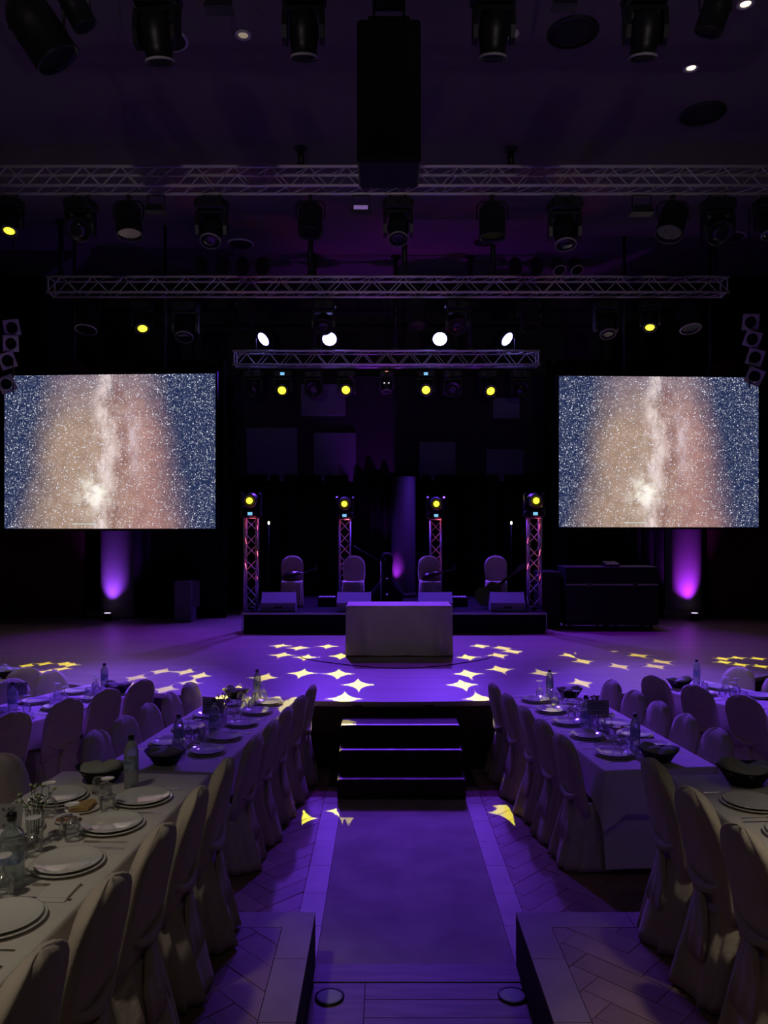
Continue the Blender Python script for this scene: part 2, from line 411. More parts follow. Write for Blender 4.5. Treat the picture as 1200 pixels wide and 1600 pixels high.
# border strips along the runway
for (x0, x1) in ((SX0, AX0 - 0.003), (AX1 + 0.003, SX1)):
    y = 4.335
    while y < 7.05:
        link('border_tile', MB().box(((x0 + x1) / 2, y + 0.2155, -0.0045), (x1 - x0, 0.427, 0.011)).mesh('border_tile', M['strip']), floor)
        y += 0.431
link('runway', MB().box(((AX0 + AX1) / 2, 5.67, -0.005), (AX1 - AX0, 2.67, 0.012)).mesh('runway', M['runway']), floor)
# aisle boards towards the viewer
pan = [((AX0 + AX1) / 2, 4.335 - 0.09, AX1 - AX0, 0.17)]
y = 4.335 - 0.185
for k in range(9):
    pan.append(((AX0 + AX1) / 2 + 0.14, y - 0.075, AX1 - AX0 - 0.29, 0.143)); y -= 0.149
for (cx, cy, sx, sy) in pan:
    link('board', MB().box((cx, cy, 0.001), (sx, sy, 0.018)).mesh('board', M['step_board']), floor)
link('board', MB().box((AX0 + 0.143, 3.47, 0.001), (0.276, 1.35, 0.018)).mesh('board', M['step_board']), floor)
# two raised platforms either side of the aisle
def platform(name, x0, x1, edge, sgn, label):
    p = MB().box(((x0 + x1) / 2, (-3.9 + 4.33) / 2, HP / 2 - 0.006), (x1 - x0, 8.23, HP - 0.012))
    p = link(name, p.mesh(name, M['dark_wood'])); p['kind'] = 'structure'; p['label'] = label
    bw = 0.165
    # mitred edging boards
    e = edge; i = edge + sgn * bw
    y1 = 4.335
    segs = [4.335, 3.86, 3.36, 2.86, 2.36, 1.86, 1.36]
    for k in range(len(segs) - 1):
        ya, yb = segs[k], segs[k + 1]
        poly = [(e, ya), (e, yb + 0.004), (i, yb + 0.004), (i, ya - (bw if k == 0 else 0))]
        link('edge_board', MB().prism(poly, HP - 0.012, HP).mesh('edge_board', M['edge']), p)
    far = x0 if sgn < 0 else x1
    xs = [e, e + sgn * 0.62, e + sgn * 1.1, e + sgn * 1.6, e + sgn * 2.1]
    for k in range(len(xs) - 1):
        xa, xb = xs[k], xs[k + 1] - sgn * 0.004
        poly = [(xa, y1), (xb, y1), (xb, y1 - bw), (xa + (sgn * bw if k == 0 else 0), y1 - bw)]
        link('edge_board', MB().prism(poly, HP - 0.012, HP).mesh('edge_board', M['edge']), p)
    lo, hi = sorted((i + sgn * 0.004, i + sgn * 1.75))
    herringbone(p, (lo, hi, 1.9, y1 - bw - 0.004), HP - 0.012, HP - 0.001, origin=(e + sgn * 0.6, 3.4))
    return p
platform('platform_left', -8.7, AX0 - 0.002, AX0 - 0.002, -1, 'raised tiled platform left of the aisle')
platform('platform_right', AX1 + 0.002, 8.7, AX1 + 0.002, 1, 'raised tiled platform right of the aisle')
for k, (x, y, nm) in enumerate(((-0.285, 4.02, 'left'), (0.675, 4.03, 'right'))):
    t = thing('floor_light', 'round recessed floor light in the aisle boards beside the %s platform' % nm, 'floor light', (x, y, 0.0101), 0, 'recessed floor lights in the aisle')
    link('lens', MB().lathe([(0.067, 0), (0.067, 0.005), (0.05, 0.0055), (0.0, 0.0055)], 28).mesh('floor_light_lens', M['frosted']), t)
    link('rim', MB().lathe([(0.067, 0), (0.078, 0), (0.078, 0.006), (0.067, 0.008)], 28, (False, False)).mesh('floor_light_rim', M['black']), t)

# ------------------------------------------------------------------ room shell
struct('ceiling', MB().box((0, 7.0, CEIL + 0.1), (17.6, 23, 0.2)), M['ceiling'])
struct('wall_left', MB().box((-8.85, 7.0, 4.15), (0.2, 23, 8.5)), M['wall_dark'])
struct('wall_right', MB().box((8.85, 7.0, 4.15), (0.2, 23, 8.5)), M['wall_dark'])
struct('wall_back', MB().box((0, 17.85, 4.15), (17.6, 0.3, 8.5)), M['wall_dark'])
struct('wall_rear', MB().box((0, -4.1, 4.15), (17.6, 0.3, 8.5)), M['wall_dark'])
struct('wall_stage_left', MB().box((-7.5, 15.95, 3.3), (2.5, 0.2, 5.3)), M['wall_red'], 'wine red side wall at stage left')
struct('wall_stage_right', MB().box((7.75, 15.95, 3.3), (2.0, 0.2, 5.3)), M['wall_red'], 'wine red side wall at stage right')
# fascia of dark panels above the band recess
fas = MB().box((0.1, 17.45, 4.75), (7.0, 0.2, 2.4)); fas = struct('trim_1', fas, M['wall_dark'], 'dark fascia above the band recess')
pm = MB().cbox((0, 0, 0), (1.0, 0.06, 1.0), 0.012).mesh('acoustic_panel', M['fascia'])
for (x0, x1, y0, y1) in ((385, 465, 668, 752), (490, 556, 676, 752), (655, 712, 690, 752), (760, 818, 702, 752), (770, 812, 622, 654), (470, 540, 600, 650)):
    k = 17.32 / 1200
    link('acoustic_panel', pm, fas, (((x0 + x1) / 2 - 600) * k, 17.32, EYE - ((y0 + y1) / 2 - 830) * k), None, None, ((x1 - x0) * k, 1, (y1 - y0) * k))

def curtain(x0, x1, y, z0, z1, label, amp=0.05, n=14):
    N = n * 8; r0 = []; f = []
    pts = []
    for i in range(N + 1):
        t = i / N; pts.append((x0 + (x1 - x0) * t, y + amp * math.sin(2 * PI * n * t) + 0.4 * amp * math.sin(2 * PI * n * 0.37 * t + 1)))
    rings = []
    for z in (z0, z0 + (z1 - z0) * 0.5, z1):
        rings.append([(px, py - 0.006, z) for px, py in pts] + [(px, py + 0.006, z) for px, py in reversed(pts)])
    o = link('stage_curtain', MB().loft(rings, smooth=True).mesh('stage_curtain', M['curtain']))
    return tag(o, label, 'curtain', 'black stage curtains')
curtain(-3.3, 3.5, 17.25, HS + 0.002, 3.7, 'wide black curtain hanging behind the band chairs', 0.06, 22)
curtain(-5.15, -3.25, 15.8, HS + 0.002, 6.0, 'black curtain beside the left violet column, behind the grey cabinet', 0.05, 9)
curtain(3.35, 5.75, 15.8, HS + 0.002, 6.0, 'black curtain between band recess and right violet column', 0.05, 10)

# ------------------------------------------------------------------ stage
def arc_pts(R, cx=0.1, cy=16.0, hw=7.6, n=48):
    a = math.asin(hw / 8.0)
    return [(cx + R * math.sin(-a + 2 * a * i / n), cy - R * math.cos(-a + 2 * a * i / n)) for i in range(n + 1)]
ap = arc_pts(8.0)
poly = ap + [(8.7, ap[-1][1]), (8.7, 17.68), (-8.7, 17.68), (-8.7, ap[0][1])]
st = link('stage', MB().prism(poly, HS - 0.05, HS).mesh('stage', M['stage'])); st['kind'] = 'structure'; st['label'] = 'wide wooden stage floor with a curved front edge'
ap2 = arc_pts(7.96); ap3 = arc_pts(7.86)
fr = MB()
fr.loft([[(x, y, 0.0) for x, y in ap2] + [(x, y, 0.0) for x, y in reversed(ap3)], [(x, y, HS - 0.051) for x, y in ap2] + [(x, y, HS - 0.051) for x, y in reversed(ap3)]], smooth=False)
link('stage_front', fr.mesh('stage_front', M['dark_wood']), st)
edge = MB(); eo = arc_pts(8.008); ei = arc_pts(7.97)
edge.loft([[(x, y, HS - 0.03) for x, y in eo] + [(x, y, HS - 0.03) for x, y in reversed(ei)], [(x, y, HS + 0.003) for x, y in eo] + [(x, y, HS + 0.003) for x, y in reversed(ei)]], smooth=False)
link('stage_edge', edge.mesh('stage_edge', M['strip']), st)
# steps up to the stage
t = thing('stage_steps', 'dark wooden three tread steps with bright nosings up to the stage', 'steps', (0.16, 7.0, 0))
sw = 1.13
for k, (y0, z) in enumerate(((0.0, 0.19), (0.28, 0.375), (0.56, 0.54))):
    zz = (0.005, 0.19, 0.375)[k]
    w = sw + 0.01 * k
    link('riser', MB().box((0, y0 + 0.02, (zz + z - 0.02) / 2), (w, 0.03, z - 0.02 - zz)).mesh('step_riser', M['dark_wood']), t)
    tr = link('tread', MB().box((0, y0 + 0.148, z - 0.0125), (w, 0.30, 0.025)).mesh('step_tread', M['dark_wood']), t)
    n_ = link('nosing', MB().box((0, y0 + 0.010, z + 0.0015), (w, 0.045, 0.006)).mesh('step_nosing', M['nosing']), tr); n_['label'] = 'bright metal step nosing'
for s in (-1, 1):
    link('side_panel', MB().prism([(0.0, 0.005), (0.9, 0.005), (0.9, 0.54), (0.56, 0.54), (0.56, 0.375), (0.28, 0.375), (0.28, 0.19), (0.0, 0.19)], 0, 0.02,
         Matrix(((0, 0, 1, s * (sw / 2 + 0.012) - 0.01), (1, 0, 0, 0.012), (0, 1, 0, -0.015), (0, 0, 0, 1)))).mesh('step_side', M['dark_wood']), t)

# band riser
RZ = HS + 0.36
t = thing('band_riser', 'low black band platform with pale front edge at the back of the stage', 'riser', (0.18, 13.35, HS))
link('deck', MB().box((0, 1.75, 0.345), (5.28, 3.5, 0.03)).mesh('riser_deck', M['deck']), t)
link('skirt', MB().box((0, 0.03, 0.165), (5.24, 0.04, 0.33)).box((-2.61, 1.75, 0.165), (0.04, 3.4, 0.33)).box((2.61, 1.75, 0.165), (0.04, 3.4, 0.33)).mesh('riser_skirt', M['curtain']), t)
e_ = link('edge_trim', MB().box((0, -0.004, 0.345), (5.3, 0.012, 0.034)).box((-2.645, 0.0, 0.17), (0.014, 0.03, 0.34)).box((2.645, 0.0, 0.17), (0.014, 0.03, 0.34)).mesh('riser_trim', M['ring_grey']), t)
e_['label'] = 'pale metal edge trim'

# columns with uplights
def uplight(x, y, z, tgt, energy, color, label):
    t = thing('uplight', label, 'light', (x, y, z), 0, 'column uplights')
    link('base', MB().cbox((0, 0, 0.012), (0.16, 0.12, 0.024), 0.006).mesh('uplight_base', M['black']), t)
    link('bracket', MB().box((-0.085, 0, 0.075), (0.012, 0.04, 0.13)).box((0.085, 0, 0.075), (0.012, 0.04, 0.13)).mesh('uplight_bracket', M['black']), t)
    link('body', MB().lathe([(0.05, 0.03), (0.07, 0.05), (0.075, 0.13), (0.07, 0.15)], 16).mesh('uplight_body', M['black']), t)
    link('lens', MB().lathe([(0.062, 0.151), (0.062, 0.156), (0.0, 0.158)], 16).mesh('uplight_lens', M['uplens']), t)
    spot('uplight_beam', (x, y, z + 0.19), tgt, energy, color, 70, 1.0, 0.03, t)
for (x, y, r, lab, ul, col, ux, k) in ((-5.52, 15.95, 0.36, 'round pale column lit violet below the left screen', 'small uplight at the foot of the left violet column', (0.3, 0.06, 1.0), -5.5, 0.35),
                                (6.22, 15.95, 0.36, 'round pale column lit magenta below the right screen', 'small uplight at the foot of the right magenta column', (0.42, 0.03, 1.0), 6.18, 0.5)):
    o = link('column', MB().lathe([(r + 0.04, HS + 0.001), (r + 0.04, HS + 0.1), (r, HS + 0.12), (r, HS + 0.125), (r, 4.98), (r, 5.0), (r + 0.05, 5.1), (r + 0.05, 5.2)], 32, c=(x, y, 0)).mesh('column', M['column'])); o['kind'] = 'structure'; o['label'] = lab
    uplight(ux, 15.28, HS, (x - (0.2 if x > 0 else 0), 15.85, 2.2), P_UP * k, col, ul)
o = link('column', MB().lathe([(0.29, RZ + 0.001), (0.29, RZ + 0.08), (0.26, RZ + 0.1), (0.26, RZ + 0.105), (0.26, 3.62)], 28, c=(0.42, 16.6, 0)).mesh('column', M['column_dark'])); o['kind'] = 'structure'; o['label'] = 'slim column glowing violet behind the dark instrument case'
uplight(0.12, 16.2, RZ, (0.26, 16.5, 2.6), P_UP * 1.2, (0.42, 0.03, 1.0), 'small uplight behind the dark instrument case')

# ------------------------------------------------------------------ trusses
def truss_parts(parent, ln, w, m, mod=0.5, rc=0.024, axis='X', braces=True, ladder_front=True):
    """four chords along local X (centred), each chord and each brace its own part; top at z=w/2"""
    ch = MB().cyl((-ln / 2, 0, 0), (ln / 2, 0, 0), rc, n=8).mesh('truss_chord', m)
    h = w / 2
    for y in (-h, h):
        for z in (-h, h): link('chord', ch, parent, (0, y, z))
    n = max(1, int(round(ln / mod)))
    step = ln / n
    br = MB().cyl((-step / 2 * 0.96, 0, -h), (0, 0, h), 0.008, n=5, cap=False).mesh('truss_brace', m)
    faces = (((0, -h, 0), 0), ((0, h, 0), 0), ((0, 0, h), PI / 2), ((0, 0, -h), PI / 2))
    for i in range(n):
        x = -ln / 2 + step * (i + 0.5)
        for (c, rx) in faces:
            link('brace', br, parent, (x, c[1], c[2]), (rx, 0, 0))
            link('brace', br, parent, (x, c[1], c[2]), (rx, 0, PI))
    en = MB()
    for (a, b) in (((-h, -h), (h, -h)), ((h, -h), (h, h)), ((h, h), (-h, h)), ((-h, h), (-h, -h))):
        en.cyl((0, a[0], a[1]), (0, b[0], b[1]), 0.016, n=6)
    em = en.mesh('truss_end', m)
    for x in (-ln / 2 + 0.04, ln / 2 - 0.04): link('end_frame', em, parent, (x, 0, 0))

def truss(x0, x1, y, zb, label, mod=0.58):
    t = thing('lighting_truss', label, 'truss', ((x0 + x1) / 2, y, zb + 0.145), 0, 'horizontal lighting trusses')
    truss_parts(t, x1 - x0, 0.29, M['alu'], mod)
    return t
truss(-6.6, 6.6, 11.85, 7.72, 'long square truss nearest the viewer, behind the hanging speaker')
truss(-6.36, 6.5, 14.6, 6.95, 'long square truss in the middle, both ends above the two screens')
truss(-3.23, 3.33, 16.5, 6.0, 'short square truss above the band with four blue lamps on top', 0.5)
truss(-4.4, 4.4, 7.5, 7.9, 'square truss above the top edge carrying the dark foreground lamps', 0.6)

def tower(x, y, z, h, label, w=0.25):
    t = thing('truss_tower', label, 'truss tower', (x, y, z), 0, 'upright truss towers on the band platform')
    hh = w / 2 - 0.02
    link('base_plate', MB().cbox((0, 0, 0.006), (w + 0.06, w + 0.06, 0.012), 0.004).mesh('tower_base', M['black']), t)
    link('top_plate', MB().cbox((0, 0, h - 0.006), (w, w, 0.012), 0.004).mesh('tower_top', M['tower_alu']), t)
    ch = MB().cyl((0, 0, 0.012), (0, 0, h - 0.012), 0.016, n=8).mesh('tower_chord', M['tower_alu'])
    for sx in (-hh, hh):
        for sy in (-hh, hh): link('chord', ch, t, (sx, sy, 0))
    n = 7; st = (h - 0.06) / n
    br = MB().cyl((-hh, 0, 0), (hh, 0, st), 0.008, n=5, cap=False).mesh('tower_brace', M['tower_alu'])
    for i in range(n):
        for f in range(4):
            a = f * PI / 2
            c = (hh * math.sin(a), -hh * math.cos(a), 0.03 + st * i)
            link('brace', br, t, c, (0, 0, a + (PI if (i + f) % 2 else 0)))
    lp = link('tower_lamp', MB().lathe([(0.05, 0.012), (0.05, 0.06), (0.04, 0.07)], 12).mesh('tower_lamp', M['black']), t)
    spot('tower_beam', (x, y, z + 0.085), (x, y, z + 2), P_TOWER, (1.0, 0.1, 0.16), 26, 1.0, 0.03, t)
    return t
TOW = [(-2.37, 13.72, 'leftmost truss tower at the front corner of the band platform'),
       (-0.78, 15.3, 'truss tower behind the second band chair from the left'),
       (1.03, 15.3, 'truss tower behind the third band chair from the left'),
       (2.68, 13.72, 'rightmost truss tower at the front corner of the band platform')]
for (x, y, lab) in TOW: tower(x, y, RZ + 0.001, 1.66, lab)

# hanging poles
def pole(x, y, z0, z1, label, r=0.05):
    t = thing('hanging_pole', label, 'pole', (x, y, z0), 0, 'ceiling poles carrying the trusses')
    link('shaft', MB().cyl((0, 0, 0.02), (0, 0, z1 - z0), r, n=10).mesh('pole_shaft', M['black']), t)
    link('flange', MB().lathe([(r * 2.2, z1 - z0 - 0.03), (r * 2.2, z1 - z0)], 12).mesh('pole_flange', M['black']), t)
    link('clamp', MB().cbox((0, 0, 0.02), (r * 2.6, r * 2.6, 0.08), 0.01).mesh('pole_clamp', M['black']), t)
for x, y, z0, lab in ((-1.28, 11.85, 8.05, 'short pole above nearest truss, left of the hanging speaker'), (1.955, 11.85, 8.05, 'short pole above nearest truss, right of the hanging speaker'),
                 (-6.14, 14.6, 7.28, 'leftmost pole dropping to the middle truss'), (-1.4, 14.6, 7.28, 'second pole from left dropping to the middle truss'),
                 (0.39, 14.6, 7.28, 'third pole from left dropping to the middle truss'), (2.07, 14.6, 7.28, 'fourth pole from left dropping to the middle truss'), (6.28, 14.6, 7.28, 'rightmost pole dropping to the middle truss'),
                 (-1.5, 16.5, 6.33, 'left pole dropping to the short truss'), (0.25, 16.5, 6.33, 'centre pole dropping to the short truss'), (1.85, 16.5, 6.33, 'right pole dropping to the short truss')):
    pole(x, y, z0, CEIL, lab)

# ------------------------------------------------------------------ light fixtures
FX = {}
def fx(key, fn):
    if key not in FX: FX[key] = fn()
    return FX[key]
mh_clamp = MB().cyl((-0.1, 0, 0.0), (-0.1, 0, -0.07), 0.02, n=8).cyl((0.1, 0, 0.0), (0.1, 0, -0.07), 0.02, n=8).box((0, 0, -0.06), (0.3, 0.06, 0.02)).mesh('moving_head_clamp', M['black'])
mh_base = MB().cbox((0, 0, -0.145), (0.38, 0.30, 0.15), 0.025).box((-0.2, 0, -0.13), (0.03, 0.16, 0.05)).box((0.2, 0, -0.13), (0.03, 0.16, 0.05)).mesh('moving_head_base', M['black'])
def _yoke():
    b = MB().cbox((0, 0, -0.245), (0.40, 0.16, 0.05), 0.012)
    for s in (-1, 1):
        pts = [(0.03, -0.23), (0.075, -0.27), (0.085, -0.42), (0.06, -0.53), (0.0, -0.57), (-0.06, -0.53), (-0.085, -0.42), (-0.075, -0.27), (-0.03, -0.23)]
        b.prism(pts, 0, 0.045, Matrix(((0, 0, 1, s * 0.1775 - 0.0225), (1, 0, 0, 0), (0, 1, 0, 0), (0, 0, 0, 1))))
    return b.mesh('moving_head_yoke', M['black'])
mh_yoke = _yoke()
mh_head = MB().lathe([(0.05, 0.17), (0.10, 0.15), (0.135, 0.08), (0.145, 0.0), (0.145, -0.05), (0.13, -0.12), (0.118, -0.20), (0.128, -0.21), (0.128, -0.235), (0.108, -0.24), (0.104, -0.225), (0.0, -0.222)], 22).mesh('moving_head_head', M['black'])
mh_wash = MB().lathe([(0.06, 0.12), (0.12, 0.10), (0.15, 0.04), (0.152, -0.05), (0.17, -0.1), (0.175, -0.15), (0.155, -0.155), (0.15, -0.145), (0.0, -0.142)], 22).mesh('moving_head_wash_head', M['black'])
def lens_mesh(m, r): return MB().lathe([(r, 0.0), (r * 0.97, -0.006), (r * 0.6, -0.012), (0.0, -0.014)], 20).mesh('lens', m)
M['lens_black'] = mat('black_lens', (0.004, 0.004, 0.005), 0.6, 0, 0.1)
LM = {k: lens_mesh(M[k], r) for k, r in (('lens_black', 0.1), ('lens_dark', 0.1), ('lens_yellow', 0.085), ('reflector', 0.1))}
mh_disp = MB().box((0, -0.153, -0.145), (0.09, 0.006, 0.06)).mesh('moving_head_display', M['display'])
mh_disp_off = MB().box((0, -0.153, -0.145), (0.09, 0.006, 0.06)).mesh('moving_head_display_off', M['lens_dark'])
rim_grey = MB().lathe([(0.129, -0.236), (0.131, -0.222), (0.135, -0.222), (0.135, -0.24), (0.129, -0.242)], 22, (False, False)).mesh('lens_rim', M['frame_grey'])

def moving_head(loc, aim, label, group, lens='lens_dark', wash=False, display=False, scale=1.0, stand=False, stars=None, energy=0, beam=None):
    t = thing('moving_head_light', label, 'stage light', loc, 0, group, scale)
    d = (Vector(aim)).normalized()
    flip = (0, PI, 0) if stand else (0, 0, 0)
    link('clamp', mh_clamp, t, (0, 0, 0.075) if stand else (0, 0, 0), None if not stand else (0, PI, 0)) if not stand else None
    z0 = 0.07 if stand else 0.0
    sg = -1 if stand else 1
    link('base', mh_base, t, (0, 0, -0.07) if stand else (0, 0, 0), flip)
    link('display', mh_disp if display else mh_disp_off, t, (0, 0, -0.07) if stand else (0, 0, 0), flip)
    rz = math.atan2(-d.x, d.y)
    if rz > PI / 2: rz -= PI
    if rz < -PI / 2: rz += PI
    link('yoke', mh_yoke, t, (0, 0, -0.07) if stand else (0, 0, 0), (PI, 0, rz) if stand else (0, 0, rz))
    pz = 0.42 - 0.07 if stand else -0.42
    h = link('head', mh_wash if wash else mh_head, t, (0, 0, pz), None, d.to_track_quat('-Z', 'Y'))
    lz = -0.144 if wash else -0.226
    link('lens', LM[lens], h, (0, 0, lz), None, None, (0.72, 0.72, 1) if stand else None)
    if not wash: link('lens_rim', rim_grey, h)
    if stars or beam:
        lp = Vector(loc) + scale * (Vector((0, 0, pz)) + d * 0.262)
        if stars:
            ctr = Vector((0, 0, 0))
            for p, r in stars: ctr += Vector(p)
            ctr /= len(stars)
            far = max((((Vector(p) - lp).normalized()).angle((ctr - lp).normalized()) + 1.2 * r / (Vector(p) - lp).length) for p, r in stars)
            s = spot('gobo_beam', lp, ctr, energy or P_GOBO, YELLOW, math.degrees(far) * 2 + 4, 0.0, 0.0)
            gobo(s, stars)
        else:
            spot('wash_beam', lp, beam[0], beam[1], beam[2], beam[3], beam[4], 0.08)
    return t

par_can = MB().lathe([(0.05, 0.2), (0.12, 0.19), (0.165, 0.12), (0.172, 0.0), (0.172, -0.24), (0.178, -0.245), (0.178, -0.26), (0.16, -0.26), (0.155, -0.22), (0.0, -0.2)], 22).mesh('par_can', M['black'])
par_lens = MB().lathe([(0.15, 0.0), (0.12, 0.02), (0.06, 0.03), (0.05, 0.012), (0.0, 0.01)], 20).mesh('par_lens', M['reflector'])
par_lens_d = MB().lathe([(0.15, 0.0), (0.12, 0.02), (0.06, 0.03), (0.05, 0.012), (0.0, 0.01)], 20).mesh('par_lens_dark', M['lens_black'])
par_ring = MB().lathe([(0.16, -0.262), (0.181, -0.262), (0.181, -0.25), (0.16, -0.252)], 22, (False, False)).mesh('par_ring', M['ring_grey'])
par_clamp = MB().cyl((0, 0, 0), (0, 0, -0.08), 0.022, n=8).box((0, 0, -0.02), (0.06, 0.05, 0.03)).mesh('par_clamp', M['black'])
par_brk = MB().tube([(-0.2, 0, -0.32), (-0.2, 0, -0.14), (-0.15, 0, -0.085), (0, 0, -0.075), (0.15, 0, -0.085), (0.2, 0, -0.14), (0.2, 0, -0.32)], 0.012, 6).mesh('par_bracket', M['black'])
def par(loc, aim, label, group, scale=1.0, up=False, ring=False, dark=False):
    t = thing('par_light', label, 'stage light', loc, 0, group, scale)
    d = Vector(aim).normalized()
    k = PI if up else 0
    link('clamp', par_clamp, t, (0, 0, 0), (k, 0, 0)); link('bracket', par_brk, t, (0, 0, 0), (k, 0, 0))
    c = link('can', par_can, t, (0, 0, 0.3 if up else -0.3), None, d.to_track_quat('-Z', 'Y'))
    link('lens', par_lens_d if dark else par_lens, c, (0, 0, -0.235))
    if ring: link('lens_ring', par_ring, c)
    return t

fl_body = MB().prism([(-0.16, -0.05), (0.16, -0.05), (0.11, 0.05), (-0.11, 0.05)], -0.09, 0.09, Matrix(((1, 0, 0, 0), (0, 0, 1, 0), (0, 1, 0, -0.22), (0, 0, 0, 1)))).mesh('flood_body', M['black'])
fl_brk = MB().box((-0.13, 0, -0.09), (0.012, 0.03, 0.18)).box((0.13, 0, -0.09), (0.012, 0.03, 0.18)).box((0, 0, -0.006), (0.27, 0.03, 0.012)).mesh('flood_bracket', M['black'])
fl_panel = MB().box((0, -0.094, -0.225), (0.22, 0.006, 0.06)).mesh('flood_panel', M['lens_dark'])
fl_panel_v = MB().box((0, -0.094, -0.225), (0.22, 0.006, 0.06)).mesh('flood_panel_lit', emit('violet_panel', (0.45, 0.25, 0.8), 0.35))
def flood(loc, label, lit=False, scale=1.0):
    t = thing('flood_light', label, 'stage light', loc, 0, 'small flood lights on the nearest truss', scale)
    link('bracket', fl_brk, t); link('body', fl_body, t); link('panel', fl_panel_v if lit else fl_panel, t)

# star positions on the stage floor (metres), per projector
def SF(x, y): return (x, y, HS)
def stg(lst, r=0.30): return [(SF(x, y), r) for x, y in lst]
C_L = stg([(-1.30, 11.70), (-0.88, 11.87), (-1.61, 11.93), (-1.47, 11.04), (-1.10, 10.84), (-0.62, 10.95), (-1.03, 9.62), (-0.57, 9.58), (-0.297, 8.9), (-0.42, 8.15), (-1.46, 9.33)], 0.22) + [((-0.35, 7.1, 0.2), 0.13), ((-0.35, 7.33, 0.38), 0.12), ((-0.35, 7.6, 0.54), 0.12), ((-0.36, 6.72, 0.0), 0.16), ((-0.72, 6.55, 0.0), 0.18)]
C_R = stg([(1.045, 9.58), (0.913, 8.9), (1.49, 9.89), (2.0, 9.62), (1.64, 11.01), (1.90, 11.36), (1.49, 11.9), (1.805, 11.7), (1.18, 10.84), (1.02, 8.155)], 0.22) + [((1.08, 6.7, 0.0), 0.2)]
L_1 = stg([(-3.01, 9.33), (-2.83, 9.75), (-2.51, 9.71), (-2.27, 9.45), (-2.28, 9.01), (-2.46, 8.65), (-1.66, 8.65), (-2.95, 8.85)], 0.18)
R_1 = stg([(3.31, 11.36), (3.64, 11.0), (3.79, 10.47), (3.1, 10.12), (3.57, 10.12), (2.66, 11.01), (2.72, 10.5), (2.86, 11.18), (2.32, 9.01)], 0.19)
L_2 = stg([(-4.56, 10.32), (-4.30, 10.32), (-4.17, 10.22), (-4.16, 9.93), (-4.28, 9.75), (-4.73, 10.17), (-4.85, 9.9)], 0.16)
R_2 = stg([(4.73, 10.73), (4.97, 10.79), (5.22, 10.73), (4.62, 10.44), (4.75, 10.24), (4.96, 10.12), (5.2, 10.1)], 0.16)
# patches thrown onto the audience side by the tower heads
A_L = [((-1.1, 7.55, 0.76), 0.2), ((-0.88, 7.0, 0.62), 0.31), ((-1.3, 7.8, 0.8), 0.2)]
A_R = [((1.62, 7.45, 0.76), 0.16), ((1.6, 7.15, 0.76), 0.12)]
B_L = [((-2.2, 7.2, 0.8), 0.22), ((-1.62, 7.9, 0.8), 0.2)]

G1, G2, G3, G0 = ['stage lights hanging from the %s truss' % k for k in ('nearest', 'middle', 'short', 'top edge')]
# nearest truss
moving_head((-5.83, 11.995, 7.695), (0.05, -0.35, -1), 'black moving head with a yellow lens at the left edge under nearest truss', G1, 'lens_yellow', scale=0.92)
moving_head((-4.74, 11.995, 7.695), (0.05, -0.8, -0.75), 'large black wash moving head, leftmost whole one under nearest truss', G1, wash=True, scale=1.12)
par((-3.99, 11.995, 7.695), (0.12, -0.15, -1), 'black par lamp tilted right beside the left flood light', G1, 1.15)
flood((-3.56, 11.995, 7.695), 'small black flood light right of the tilted par lamp, left half of nearest truss')
moving_head((-2.69, 11.995, 7.695), (0.02, -0.45, -1), 'black moving head second from left under nearest truss', G1, scale=1.2)
par((-1.15, 11.995, 7.695), (0.0, -0.15, -1), 'black par lamp hanging straight, left of the violet flood light', G1, 1.12)
flood((-0.36, 11.995, 7.695), 'small flood light showing a violet panel under the hanging speaker', True)
moving_head((0.22, 11.995, 7.695), (0.0, -0.45, -1), 'black moving head at the middle of nearest truss, beside the violet flood', G1, scale=1.15)
par((1.69, 11.995, 7.695), (0.0, -0.05, -1), 'black par lamp hanging straight, right half of nearest truss', G1, 1.2)
moving_head((2.82, 11.995, 7.695), (-0.02, -0.3, -1), 'black moving head second from right under nearest truss', G1, scale=1.25)
flood((4.02, 11.995, 7.695), 'small black flood light left of the right tilted par lamp', False, 1.1)
par((4.51, 11.995, 7.695), (-0.32, -0.3, -1), 'black par lamp tilted left beside the right flood light', G1, 1.2)
moving_head((5.21, 11.995, 7.695), (-0.03, -0.7, -0.8), 'large black wash moving head, rightmost whole one under nearest truss', G1, wash=True, scale=1.2)
moving_head((6.0, 11.995, 7.695), (0, -0.3, -1), 'black moving head cut by the right edge under nearest truss', G1, scale=1.0)
# middle truss, hanging
par((-5.69, 14.745, 6.925), (0, -0.28, -1), 'black par lamp with a pale ring, leftmost under the middle truss', G2, 1.15, ring=True)
moving_head((-4.65, 14.745, 6.925), (0.25, -0.55, -1), 'black moving head with a yellow lens, left part of the middle truss', G2, 'lens_yellow', scale=1.0, stars=L_2)
moving_head((-3.81, 14.745, 6.925), (0.05, -0.5, -1), 'black moving head, unlit, left part of the middle truss', G2, scale=1.25, beam=((-4.3, 12.4, HS), P_SIDE, MAGENTA, 50, 0.9))
par((-2.68, 14.745, 6.925), (0, -0.25, -1), 'black par lamp above the left outer blue lamp', G2, 1.0)
moving_head((-1.16, 14.745, 6.925), (0, -0.7, -0.8), 'round black wash moving head above the left inner blue lamp', G2, wash=True, scale=1.1, beam=((-1.0, 10.4, HS), P_WASH, VIOLET, 50, 0.9))
par((0.645, 14.745, 6.925), (0, -0.25, -1), 'black par lamp left of the right inner blue lamp', G2, 1.0)
moving_head((1.40, 14.745, 6.925), (0, -0.7, -0.8), 'round black wash moving head above the right inner blue lamp', G2, wash=True, scale=1.1, beam=((1.0, 10.4, HS), P_WASH, VIOLET, 50, 0.9))
par((2.80, 14.745, 6.925), (0.05, -0.3, -1), 'black par lamp above the right outer blue lamp', G2, 1.1)
